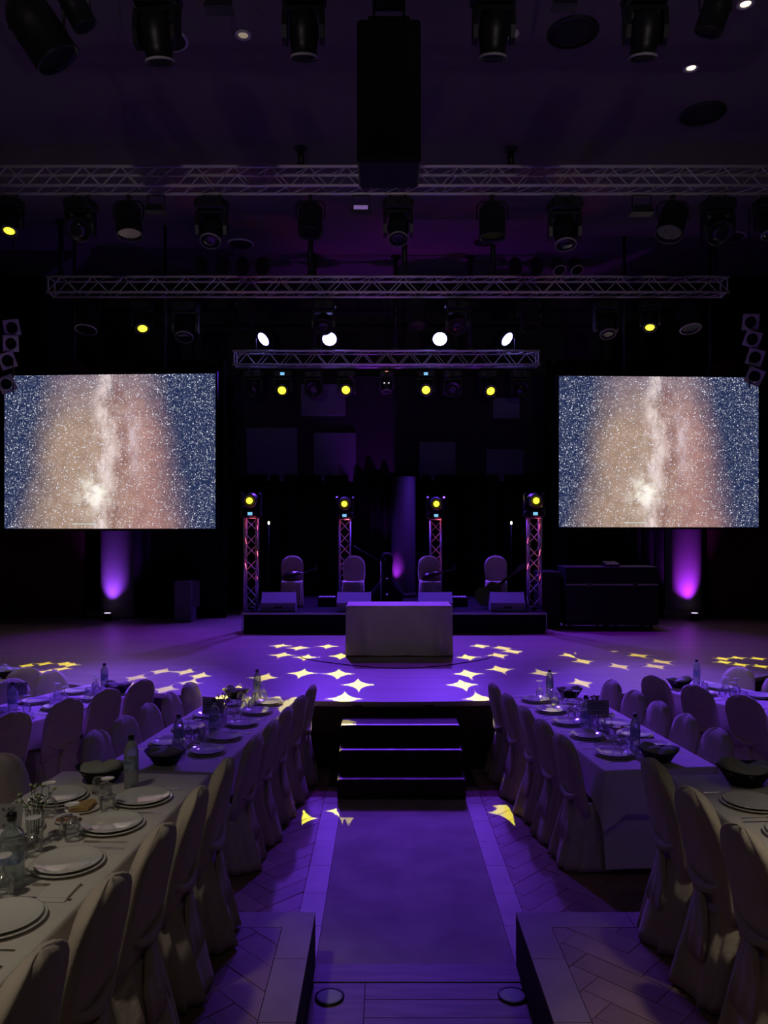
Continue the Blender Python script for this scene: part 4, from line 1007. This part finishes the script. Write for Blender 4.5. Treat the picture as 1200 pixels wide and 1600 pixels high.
def _mound(seed):
    rnd = random.Random(seed); b = MB(); rings = []
    ph = [rnd.uniform(0, 6) for _ in range(4)]
    for (r, z) in ((0.10, 0.05), (0.132, 0.080), (0.134, 0.098), (0.115, 0.112), (0.085, 0.118), (0.055, 0.119), (0.028, 0.118)):
        ring = []
        for i in range(40):
            a = 2 * PI * i / 40; h = max(0.0, (z - 0.075) / 0.045)
            q = 1 + 0.06 * math.sin(3 * a + ph[0]) + 0.05 * math.sin(7 * a + ph[1] + z * 60)
            ring.append((r * q * 1.08 * math.cos(a), r * q * 0.84 * math.sin(a), z + h * (0.026 * math.sin(2 * a + ph[2]) * r / 0.13 + 0.014 * math.sin(5 * a + ph[3] + z * 30) * r / 0.13 + 0.012 * math.cos(a + ph[1]))))
        rings.append(ring)
    b.loft(rings); return b.mesh('basket_napkin', M['napkin'])
nap_m = [_mound(s) for s in (3, 4)]
def basket(tb, t, o, where, k=0, sc=1.0):
    tb.occ.append((t, o, 0.168 * sc))
    p = tb.at(t, o, 0.0005); rz = random.uniform(-.4, .4)
    tag(link('bread_basket', bas_m, None, p, (0, 0, rz), None, sc), 'black oval bread basket ' + where, 'basket', 'bread baskets on the tables')
    tag(link('napkin', nap_m[k], None, p, (0, 0, rz), None, sc * 0.985), 'grey napkin bunched inside the black basket ' + where, 'napkin', 'napkins in the bread baskets')

card_m = MB().prism([(-0.075, -0.052), (0.075, -0.052), (0.075, 0.052), (-0.075, 0.052)], -0.001, 0.001, Matrix.Rotation(PI / 2, 4, 'X')).mesh('table_card', M['card'])
holder_m = MB().lathe([(0.03, 0.0), (0.03, 0.004), (0.006, 0.008), (0.0025, 0.01), (0.0025, 0.12)], 16).box((0, 0.003, 0.135), (0.014, 0.004, 0.04)).mesh('card_holder', M['black'])
def glyph(b, ch, x, y, h):
    w = h * 0.62; t = h * 0.17
    def bar(x0, y0, x1, y1):
        dx, dy = x1 - x0, y1 - y0; l = math.hypot(dx, dy) or 1; nx, ny = -dy / l * t / 2, dx / l * t / 2
        b.add([(x + x0 * w + nx, -0.0016, y + y0 * h + ny), (x + x1 * w + nx if False else x + x1 * w + nx, -0.0016, y + y1 * h + ny), (x + x1 * w - nx, -0.0016, y + y1 * h - ny), (x + x0 * w - nx, -0.0016, y + y0 * h - ny)], [(0, 1, 2, 3)])
    SEG = {'A': [(0, 0, .5, 1), (1, 0, .5, 1), (.2, .35, .8, .35)], 'L': [(0, 0, 0, 1), (0, 0, 1, 0)], 'G': [(.95, .85, .3, 1), (.3, 1, 0, .7), (0, .7, 0, .3), (0, .3, .3, 0), (.3, 0, .95, .1), (.95, .1, .95, .45), (.95, .45, .55, .45)],
           'E': [(0, 0, 0, 1), (0, 1, .9, 1), (0, .5, .75, .5), (0, 0, .9, 0)], 'V': [(0, 1, .5, 0), (1, 1, .5, 0)], 'I': [(.5, 0, .5, 1)], 'Y': [(0, 1, .5, .5), (1, 1, .5, .5), (.5, .5, .5, 0)]}
    for s in SEG[ch]: bar(*s)
def table_card(tb, t, o, label, rz=0.0, text=None, tilt=-0.25, up=0.165, sc=1.0):
    tb.occ.append((t, o, 0.05 * sc))
    p = tb.at(t, o, 0.0005)
    h = thing('table_card', label, 'sign', p, rz, 'table cards on black holders', sc)
    link('holder', holder_m, h)
    c = link('card', card_m, h, (0, -0.002, up), (tilt, 0, 0))
    b = MB()
    if text:
        for (s, x, z, hh) in text:
            for k, chh in enumerate(s): glyph(b, chh, x + k * hh * 0.86, z, hh)
    else:
        for k, (z, a, e) in enumerate(((0.03, -0.045, 0.045), (0.015, -0.06, 0.06), (-0.002, -0.05, 0.05), (-0.03, -0.035, 0.035))):
            b.box(((a + e) / 2, -0.0016, z), (e - a, 0.0006, 0.004))
    link('print', b.mesh('card_print', M['ink']), c)

def vase(tb, t, o, label, h=0.15, seed=1):
    tb.occ.append((t, o, 0.045))
    rnd = random.Random(seed)
    v = thing('flower_vase', label, 'vase', tb.at(t, o, 0.0005), 0, 'small glass flower vases on the tables')
    link('glass', MB().lathe([(0.03, 0), (0.036, 0.004), (0.034, 0.05), (0.04, 0.11), (0.042, h)], 20, (True, False)).mesh('vase_glass', M['glass']), v)
    st = MB(); lf = MB(); fl = MB().ball((0, 0, 0), 0.008, 6, 4).mesh('vase_flower', M['flower'])
    for k in range(9):
        a = rnd.uniform(0, 6.28); r = rnd.uniform(0.03, 0.085); zt = h + rnd.uniform(0.03, 0.1)
        st.tube([(0.012 * math.cos(a), 0.012 * math.sin(a), 0.01), (0.02 * math.cos(a), 0.02 * math.sin(a), h), (r * math.cos(a), r * math.sin(a), zt)], 0.0018, 4)
        for q in range(7):
            b = rnd.uniform(0, 6.28); s = rnd.uniform(0.4, 1.0)
            c = Vector((r * s * math.cos(a), r * s * math.sin(a), h + (zt - h) * s)); d = Vector((math.cos(b), math.sin(b), rnd.uniform(-.3, .8))) * rnd.uniform(0.018, 0.035)
            w = Vector((-math.sin(b), math.cos(b), 0)) * 0.009
            lf.add([c, c + d * 0.5 + w, c + d, c + d * 0.5 - w], [(0, 1, 2, 3)])
        link('flower', fl, v, (r * math.cos(a), r * math.sin(a), zt))
    q = link('stems', st.mesh('vase_stems', M['leaf']), v); q['kind'] = 'stuff'
    l = link('leaves', lf.mesh('vase_leaves', M['leaf']), v); l['kind'] = 'stuff'
votive_m = MB().lathe([(0.026, 0), (0.03, 0.004), (0.033, 0.06), (0.030, 0.06), (0.026, 0.012), (0.0, 0.010)], 18).mesh('votive', M['glass'])
candle_m = MB().lathe([(0.024, 0.011), (0.024, 0.03), (0.003, 0.032), (0.0015, 0.04)], 14).mesh('votive_candle', M['napkin_white'])
def votive(tb, t, o, label):
    tb.occ.append((t, o, 0.034))
    v = thing('candle_glass', label, 'candle holder', tb.at(t, o, 0.0005), 0, 'candle glasses on the tables')
    link('cup', votive_m, v); link('candle', candle_m, v)
dish_m = MB().lathe([(0.03, 0), (0.05, 0.006), (0.062, 0.022), (0.058, 0.022), (0.045, 0.009), (0, 0.006)], 24).mesh('small_dish', M['china'])
sauce_m = MB().lathe([(0.05, 0.0115), (0.052, 0.014), (0, 0.0155)], 20).mesh('dish_sauce', M['amber'])
def dish(tb, t, o, label):
    tb.occ.append((t, o, 0.063))
    d = thing('sauce_dish', label, 'dish', tb.at(t, o, 0.0005), 0, 'small sauce dishes on the tables')
    link('bowl', dish_m, d); link('sauce', sauce_m, d)

LL = Table('stage-side left table', (-1.607, 5.46), 7.5, 2.42, 0.78, 0.0)
LR = Table('stage-side right table', (1.977, 5.50), -7.0, 2.46, 0.78, 0.0)
LN = Table('near left table', (-1.665, 1.805), 5.0, 2.60, 0.80, HP)
RN = Table('near right table', (2.175, 1.77), -2.5, 2.60, 0.80, HP)
LO = Table('outer left table', (-3.875, 6.2), 25.0, 2.30, 0.78, 0.0)
RO = Table('outer right table', (4.284, 6.49), -27.0, 2.30, 0.78, 0.0)
LF = Table('far left table', (-5.71, 7.48), 42.0, 2.15, 0.78, 0.0)
for k, tb in enumerate((LL, LR, LN, RN, LO, RO, LF)): tb.build(0.30, k + 11)

CB = 0.52
place_chairs(LL, 1, (2.14, 1.66, 1.18, 0.72, 0.26), CB, 'aisle', 1)
place_chairs(LL, -1, (2.1, 1.63, 1.16, 0.70, 0.25), 0.50, 'far', 1)
place_chairs(LR, -1, (2.2, 1.69, 1.17, 0.70, 0.25), CB, 'aisle', 1)
place_chairs(LR, 1, (2.2, 1.68, 1.214, 0.74, 0.27), 0.50, 'far', 1)
place_chairs(LN, 1, (2.3, 1.84, 1.38, 0.915, 0.45), CB, 'aisle', 1)
place_chairs(LN, -1, (2.28, 1.78), 0.50, 'far', 1)
place_chairs(RN, -1, (2.3, 1.845, 1.385, 0.925), CB + 0.02, 'aisle', 1)
place_chairs(LO, 1, (2.02, 1.55, 1.08, 0.5), CB, 'aisle', 1)
place_chairs(LO, -1, (1.98, 1.5), 0.50, 'far', 1)
place_chairs(RO, -1, (2.0, 1.47, 0.94, 0.45), CB, 'aisle', 1)
place_chairs(RO, 1, (1.95, 1.45), 0.50, 'far', 1)
place_chairs(LF, 1, (1.9,), CB, 'aisle', 1)

def settings(tb, ts, o, side, lab):
    for t in ts: tb.occ.append((t, o, 0.151))
    for t in ts: tb.occ.remove((t, o, 0.151)); setting(tb, t, o, side, ORD[ts.index(t)], lab)
bottle(LL, 2.33, 0.02, 'tall frosted water bottle at the stage end of the stage-side left table')
bottle(LL, 0.42, -0.02, 'tall frosted water bottle at the near end of the stage-side left table')
bottle(LR, 2.30, -0.02, 'tall frosted water bottle at the stage end of the stage-side right table')
bottle(LR, 0.40, 0.0, 'tall frosted water bottle at the near end of the stage-side right table')
bottle(LN, 2.36, 0.095, 'tall frosted water bottle with black cap on the near left table')
bottle(RN, 2.32, 0.08, 'tall frosted water bottle with black cap on the near right table')
bottle(LO, 2.15, 0.0, 'tall frosted water bottle on the outer left table')
bottle(RO, 2.08, 0.08, 'tall frosted water bottle on the outer right table')
bottle(LF, 1.75, 0.05, 'tall frosted water bottle on the far left table')
basket(LL, 2.33, -0.20, 'at the stage end of the stage-side left table', 0, 0.85)
basket(LL, 0.13, 0.0, 'at the near end of the stage-side left table', 1, 0.95)
basket(LR, 2.33, 0.20, 'at the stage end of the stage-side right table', 1, 0.85)
basket(LR, 0.14, 0.06, 'at the near end of the stage-side right table', 0, 0.95)
basket(LN, 2.47, -0.12, 'at the far end of the near left table', 1, 0.87)
basket(RN, 2.46, -0.08, 'at the far end of the near right table', 0, 1.0)
basket(LO, 2.13, 0.2, 'at the stage end of the outer left table', 0, 0.9)
basket(RO, 2.12, -0.14, 'at the stage end of the outer right table', 1, 0.9)
basket(LF, 1.95, 0.1, 'at the stage end of the far left table')
table_card(LL, 1.12, 0.0, 'grey table card on a holder, stage-side left table', 0.15, sc=1.18)
table_card(LR, 1.02, -0.04, 'grey table card on a holder, stage-side right table', -0.15, sc=1.2)
table_card(LO, 1.15, -0.1, 'grey table card on a holder, outer left table', 0.25, sc=1.18)
table_card(LN, 1.5, -0.10, 'grey table card with printed capital letters, near left table', 0.05, [('ALAGE', -0.012, 0.022, 0.014), ('VE', 0.0, -0.004, 0.012), ('AIY', -0.004, -0.044, 0.013)], -0.2, sc=1.0)
decanter(LL, 1.0, 0.05, 'pale square glass bottle beside the card, stage-side left table')
decanter(LR, 1.09, -0.12, 'pale square glass bottle beside the card, stage-side right table')
decanter(LO, 1.02, -0.0, 'pale square glass bottle beside the card, outer left table')
decanter(LN, 1.22, 0.10, 'pale square glass bottle in front of the card, near left table')
vase(LL, 1.36, 0.0, 'small vase of sprigs behind the card, stage-side left table', 0.15, 2)
vase(LR, 1.31, 0.0, 'small vase of sprigs behind the card, stage-side right table', 0.15, 3)
vase(LN, 1.60, -0.02, 'small vase of green leaves behind the card, near left table', 0.15, 4)
votive(LL, 0.9, -0.02, 'small candle glass in front of the card, stage-side left table')
votive(LR, 0.94, 0.0, 'small candle glass in front of the card, stage-side right table')
votive(LN, 1.34, -0.04, 'small candle glass in front of the card, near left table')
dish(LL, 0.6, 0.03, 'small sauce dish near the water bottle, stage-side left table')
dish(LL, 1.72, -0.02, 'small sauce dish in the middle of the stage-side left table')
dish(LR, 0.68, 0.0, 'small sauce dish near the water bottle, stage-side right table')
dish(LR, 1.77, 0.02, 'small sauce dish in the middle of the stage-side right table')
dish(LN, 1.88, -0.02, 'small dish of amber sauce before the bread plate, near left table')
LN.occ.append((2.04, -0.02, 0.09)); LR.occ.append((1.02, 0.14, 0.06))
settings(LL, (2.12, 1.74, 1.30, 0.85, 0.45), 0.2, 1, 'aisle')
settings(LL, (2.0, 1.54, 1.09, 0.64), -0.2, -1, 'far')
settings(LR, (2.20, 1.75, 1.30, 0.86, 0.34), -0.2, -1, 'aisle')
settings(LR, (2.02, 1.6, 1.2, 0.84, 0.50), 0.2, 1, 'far')
settings(LN, (2.2, 1.84, 1.42, 0.95, 0.5), 0.225, 1, 'aisle')
settings(LN, (2.18, 1.74, 1.3), -0.22, -1, 'far')
settings(RN, (2.15, 1.74, 1.33), -0.21, -1, 'aisle')
settings(LO, (1.80, 1.36, 0.92), 0.2, 1, 'aisle')
settings(LO, (1.95, 1.45, 0.95), -0.2, -1, 'far')
settings(RO, (1.78, 1.3, 0.85), -0.2, -1, 'aisle')
settings(RO, (1.88, 1.42), 0.2, 1, 'far')
# bread plate with slices
bp = tag(link('bread_plate', plate_m, None, LN.at(2.04, -0.02, 0.0005), None, None, 0.62), 'small plate of bread slices, near left table', 'plate', 'bread plates')
sl = MB().prism([(-0.045, -0.012), (0.045, -0.014), (0.05, 0.0), (0.04, 0.012), (-0.04, 0.012), (-0.05, 0.002)], 0, 0.018).mesh('bread_slice', M['bread'])
for k in range(4):
    tag(link('bread_slice', sl, None, LN.at(2.04 - 0.036 + 0.024 * k, -0.02, 0.0115 + 0.001 * k), (0.15, 0, 0.25 + 0.06 * k)), 'toasted bread slice on the small plate, %s from the viewer' % ORD[k], 'bread', 'bread slices on the small plate')
tag(link('bread_roll', MB().ball((0, 0, 0.02), 0.028, 14, 8, (1.9, 1, 0.75)).mesh('bread_roll', M['bread']), None, LR.at(1.02, 0.14, 0.0005), (0, 0, 0.2)), 'long bread roll on the stage-side right table', 'bread')
tag(link('folded_napkin', MB().cbox((0, 0, 0.004), (0.12, 0.15, 0.008), 0.003).cbox((0.004, 0.01, 0.010), (0.112, 0.126, 0.005), 0.002).mesh('folded_napkin', M['napkin_white']), None, LN.at(1.18, 0.31, 0.0005), (0, 0, -0.05)), 'folded white napkin between plates on the near left table', 'napkin')

# ------------------------------------------------------------------ on the stage
t = thing('stage_table', 'table under a plain cream cloth at the front of the stage', 'table', (0.215, 11.23, HS))
link('tabletop', MB().cbox((0, 0, 0.70), (1.46, 0.64, 0.03), 0.006).mesh('stage_tabletop', M['dark_wood']), t)
lg = MB().cyl((0, 0, 0), (0, 0, 0.69), 0.018, n=8).mesh('stage_table_leg', M['steel'])
for sx in (-0.66, 0.66):
    for sy in (-0.26, 0.26): link('leg', lg, t, (sx, sy, 0))
o = link('tablecloth', cloth_mesh(1.50, 0.66, 0.705, 77, 0.007, 0.012, 0.72).mesh('stage_tablecloth', M['cloth']), None, (0.215, 11.23, HS))
tag(o, 'cream cloth reaching the floor on the stage table', 'tablecloth')

names = ('leftmost', 'second from left', 'third from left', 'rightmost')
for k, x in enumerate((-1.76, -0.58, 0.87, 2.15)):
    chair(x, 14.75, RZ + 0.001, PI + (0.1, 0, 0, -0.12)[k], 'covered chair facing the audience on the band platform, %s' % names[k], 'covered chairs on the band platform', False)
mon_poly = [(-0.2, 0), (-0.23, 0.16), (-0.03, 0.34), (0.24, 0.1), (0.22, 0)]
YZ = Matrix(((0, 0, 1, 0), (1, 0, 0, 0), (0, 1, 0, 0), (0, 0, 0, 1)))
mon_b = MB().prism(mon_poly, -0.3, 0.3, YZ).mesh('monitor_cabinet', mat('monitor_paint', (0.2, 0.2, 0.24), 0.6))
mon_g = MB().prism([(-0.03, 0.345), (0.235, 0.107), (0.228, 0.1), (-0.035, 0.335)], -0.27, 0.27, YZ).mesh('monitor_grille', M['grille'])
mon_h = MB().box((0, -0.213, 0.08), (0.14, 0.012, 0.04)).mesh('monitor_handle', M['black'])
for k, (x, rz) in enumerate(((-1.87, 0.05), (-0.53, 0.0), (0.91, 0.0), (2.19, -0.05))):
    t = thing('stage_monitor', 'black wedge speaker on the band platform, %s of four' % names[k], 'speaker', (x, 13.72, RZ + 0.001), rz, 'wedge speakers on the band platform')
    link('cabinet', mon_b, t); link('grille', mon_g, t); link('handle', mon_h, t)

# instruments
def lute(x, y, z, rz, roll, label):
    t = thing('oud', label, 'instrument', (x, y, z), rz, 'dark lutes resting on chairs')
    mx = Matrix.Rotation(roll, 4, 'Y')
    b = MB(); rings = []
    for k in range(13):
        u = k / 12; r = 0.165 * math.sin(PI * min(1, u ** 0.75)) ** 0.8 + 0.006
        rings.append([mx @ Vector((-0.22 + 0.46 * u, r * math.cos(PI * i / 10), 0.10 * r / 0.165 * math.sin(PI * i / 10))) for i in range(11)] + [mx @ Vector((-0.22 + 0.46 * u, r * math.cos(PI * i / 10), -0.004)) for i in range(10, -1, -1)])
    b.loft(rings); link('body', b.mesh('oud_body', M['lacquer']), t)
    link('neck', MB().box((0.33, 0, 0.015), (0.22, 0.045, 0.025), mtx=mx).mesh('oud_neck', M['lacquer']), t)
    link('pegbox', MB().box((0.46, 0, 0.05), (0.04, 0.035, 0.12), mtx=mx).mesh('oud_pegbox', M['lacquer']), t)
lute(-1.72, 14.56, RZ + 0.575, 0.2, -0.25, 'dark lute lying on the leftmost band chair')
lute(0.92, 14.56, RZ + 0.575, 0.15, -0.25, 'dark lute lying on the third band chair')
# tall instrument case
t = thing('instrument_case', 'tall dark instrument case standing between the middle band chairs', 'case', (0.06, 15.0, RZ + 0.001))
b = MB(); rings = []
for (z, w, d) in ((0.0, 0.22, 0.09), (0.03, 0.29, 0.12), (0.16, 0.33, 0.15), (0.28, 0.29, 0.14), (0.38, 0.2, 0.13), (0.46, 0.15, 0.11), (0.56, 0.108, 0.09), (0.70, 0.10, 0.085), (0.80, 0.115, 0.085), (0.90, 0.118, 0.085), (0.97, 0.10, 0.08), (1.0, 0.06, 0.05), (1.005, 0.01, 0.01)):
    rings.append([(w * math.cos(2 * PI * i / 24), d * math.sin(2 * PI * i / 24), z) for i in range(24)])
b.loft(rings); link('shell', b.mesh('case_shell', M['black_matte']), t)
link('handle', MB().tube([(-0.05, -0.085, 0.78), (-0.03, -0.12, 0.80), (-0.03, -0.12, 0.88), (-0.05, -0.085, 0.90)], 0.008).mesh('case_handle', M['black']), t)
for k, z in enumerate((0.2, 0.5)):
    link('latch', MB().box((0.0, -0.15 if k == 0 else -0.105, z), (0.04, 0.02, 0.025)).mesh('case_latch', M['steel']), t)
# guitar leaning on the right chair
t = thing('guitar', 'dark guitar leaning diagonally against the rightmost band chair', 'instrument', (1.72, 14.08, RZ + 0.125))
tilt = math.radians(52)
mx = Matrix.Rotation(math.radians(-14), 4, 'X') @ Matrix.Rotation(tilt, 4, 'Y')
b = MB(); rings = []
prof = [(0.0, 0.03), (0.02, 0.12), (0.08, 0.17), (0.16, 0.185), (0.24, 0.15), (0.30, 0.125), (0.37, 0.14), (0.43, 0.14), (0.47, 0.09), (0.485, 0.03)]
for dy in (-0.045, 0.045):
    rings.append([mx @ Vector((w, dy, z)) for z, w in prof] + [mx @ Vector((-w, dy, z)) for z, w in reversed(prof)])
b.loft(rings, smooth=False); link('body', b.mesh('guitar_body', M['lacquer']), t)
link('neck', MB().box((0, -0.02, 0.73), (0.055, 0.03, 0.54), mtx=mx).mesh('guitar_neck', M['lacquer']), t)
link('headstock', MB().box((0, -0.015, 1.06), (0.085, 0.022, 0.16), mtx=mx).mesh('guitar_headstock', M['lacquer']), t)
hole = MB().lathe([(0.048, 0), (0.048, 0.002)], 18, mtx=mx @ Matrix.Translation((0, -0.046, 0.33)) @ Matrix.Rotation(PI / 2, 4, 'X')); link('sound_hole', hole.mesh('guitar_hole', M['black_matte']), t)
# stands
def mic_stand(x, y, z, h, boom, label, lamp=False):
    t = thing('microphone_stand' if not lamp else 'lamp_stand', label, 'stand', (x, y, z), 0, 'slim black stands on the band platform')
    b = MB()
    for k in range(3):
        a = 2 * PI * k / 3 + 0.5; b.cyl((0, 0, 0.09), (0.26 * math.cos(a), 0.26 * math.sin(a), 0.008), 0.008, n=6)
    link('tripod', b.mesh('stand_tripod', M['black']), t)
    link('pole', MB().cyl((0, 0, 0.05), (0, 0, h), 0.009, n=8).mesh('stand_pole', M['frame_grey'] if not lamp else M['black']), t)
    e = Vector((0, 0, h)) + Vector(boom)
    if not lamp:
        link('boom', MB().cyl(Vector((0, 0, h)) - Vector(boom) * 0.15, e, 0.007, n=6).mesh('stand_boom', M['black']), t)
        m_ = link('microphone', MB().cyl(e, e + Vector(boom).normalized() * 0.13, 0.012, 0.017, n=10).ball(e + Vector(boom).normalized() * 0.15, 0.024, 10, 6).mesh('microphone', M['black']), t)
    else:
        link('lamp', MB().lathe([(0.012, h), (0.02, h + 0.02), (0.018, h + 0.06), (0, h + 0.065)], 10).mesh('stand_lamp', M['white_led']), t)
mic_stand(-0.06, 14.3, RZ, 0.86, (-0.36, -0.05, 0.2), 'microphone boom stand behind the stage table')
mic_stand(-2.28, 15.2, RZ, 1.55, (0, 0, 0), 'slim stand with a tiny white lamp behind the leftmost wedge', True)
mic_stand(2.52, 15.2, RZ, 1.55, (0, 0, 0), 'slim stand with a tiny white lamp behind the rightmost wedge', True)
for x, lab in ((-1.08, 'small low equipment box left of the second band chair'), (1.41, 'small low equipment box right of the third band chair')):
    t = thing('equipment_box', lab, 'equipment', (x, 14.6, RZ + 0.001), 0, 'small equipment boxes on the band platform')
    link('case', MB().cbox((0, 0, 0.09), (0.34, 0.24, 0.17), 0.012).mesh('equipment_case', M['case']), t)
    link('top_panel', MB().cbox((0, 0, 0.178), (0.30, 0.2, 0.008), 0.003).mesh('equipment_panel', M['frame_grey']), t)
    k = MB()
    for i in range(4): k.cyl((-0.1 + 0.065 * i, -0.03, 0.18), (-0.1 + 0.065 * i, -0.03, 0.198), 0.01, n=8)
    link('knobs', k.mesh('equipment_knobs', M['black']), t)

# black cases at stage right, cabinet at stage left
def flight_case(x, y, w, d, h, label):
    t = thing('flight_case', label, 'case', (x, y, HS), 0, 'black flight cases at stage right')
    link('body', MB().cbox((0, 0, 0.09 + (h - 0.09) / 2), (w, d, h - 0.09), 0.012).mesh('flight_body', M['case']), t)
    link('lid_strip', MB().box((0, -d / 2 - 0.004, h * 0.72), (w, 0.008, 0.025)).mesh('flight_strip', M['frame_grey']), t)
    cs = MB().cyl((-0.02, 0, 0.035), (0.02, 0, 0.035), 0.035, n=12).box((0, 0, 0.08), (0.05, 0.06, 0.03)).mesh('flight_caster', M['black'])
    for sx in (-1, 1):
        for sy in (-1, 1): link('caster', cs, t, (sx * (w / 2 - 0.1), sy * (d / 2 - 0.1), 0.001))
    link('latch', MB().cbox((0, -d / 2 - 0.012, h * 0.72), (0.09, 0.012, 0.07), 0.004).mesh('flight_latch', M['steel']), t)
flight_case(3.68, 14.15, 0.82, 0.7, 1.14, 'left of the two tall black flight cases at stage right')
flight_case(4.51, 14.15, 0.84, 0.7, 1.14, 'right of the two tall black flight cases at stage right')
t = thing('small_mixer', 'small black mixer with a pale edge on top of the flight cases', 'mixer', (4.12, 13.95, HS + 1.1405))
link('body', MB().prism([(-0.12, 0), (0.12, 0), (0.12, 0.09), (-0.12, 0.05)], -0.12, 0.12, YZ).mesh('mixer_body', M['case']), t)
link('front_edge', MB().box((0, -0.123, 0.042), (0.22, 0.006, 0.014)).mesh('mixer_edge', M['ring_grey']), t)
k = MB()
for i in range(5): k.cyl((-0.08 + 0.04 * i, 0.0, 0.068), (-0.08 + 0.04 * i, 0.0, 0.085), 0.008, n=8)
link('knobs', k.mesh('mixer_knobs', M['steel']), t)
t = thing('bass_speaker', 'dark blue lit bass speaker beside the right end of the band platform', 'speaker', (3.045, 14.35, HS))
link('cabinet', MB().cbox((0, 0, 0.52), (0.38, 0.6, 1.04), 0.015).mesh('bass_cabinet', M['case']), t)
link('grille', MB().cbox((0, -0.305, 0.52), (0.33, 0.012, 0.96), 0.004).mesh('bass_grille', M['grille']), t)
t = thing('grey_cabinet', 'grey upright cabinet with a side flap, under the left screen corner', 'cabinet', (-3.88, 15.2, HS))
link('body', MB().cbox((-0.05, 0, 0.40), (0.34, 0.4, 0.8), 0.01).mesh('cabinet_body', M['cabinet']), t)
link('flap', MB().box((0.19, -0.08, 0.55), (0.12, 0.02, 0.5), 0.25).mesh('cabinet_flap', M['cabinet']), t)
link('door', MB().cbox((-0.05, -0.203, 0.40), (0.30, 0.012, 0.72), 0.004).mesh('cabinet_door', M['cabinet']), t)
# cable on the stage floor
pts = []
for i in range(41):
    u = i / 40; x = -1.2 + 2.75 * u
    pts.append((x, 10.95 - 0.95 * math.sin(PI * min(1, max(0, u))) ** 0.6 + 0.05 * math.sin(9 * u), HS + 0.006))
tag(link('floor_cable', MB().tube(pts, 0.006, 5).mesh('floor_cable', M['redcable'])), 'thin dark cable curving across the stage floor before the table', 'cable')
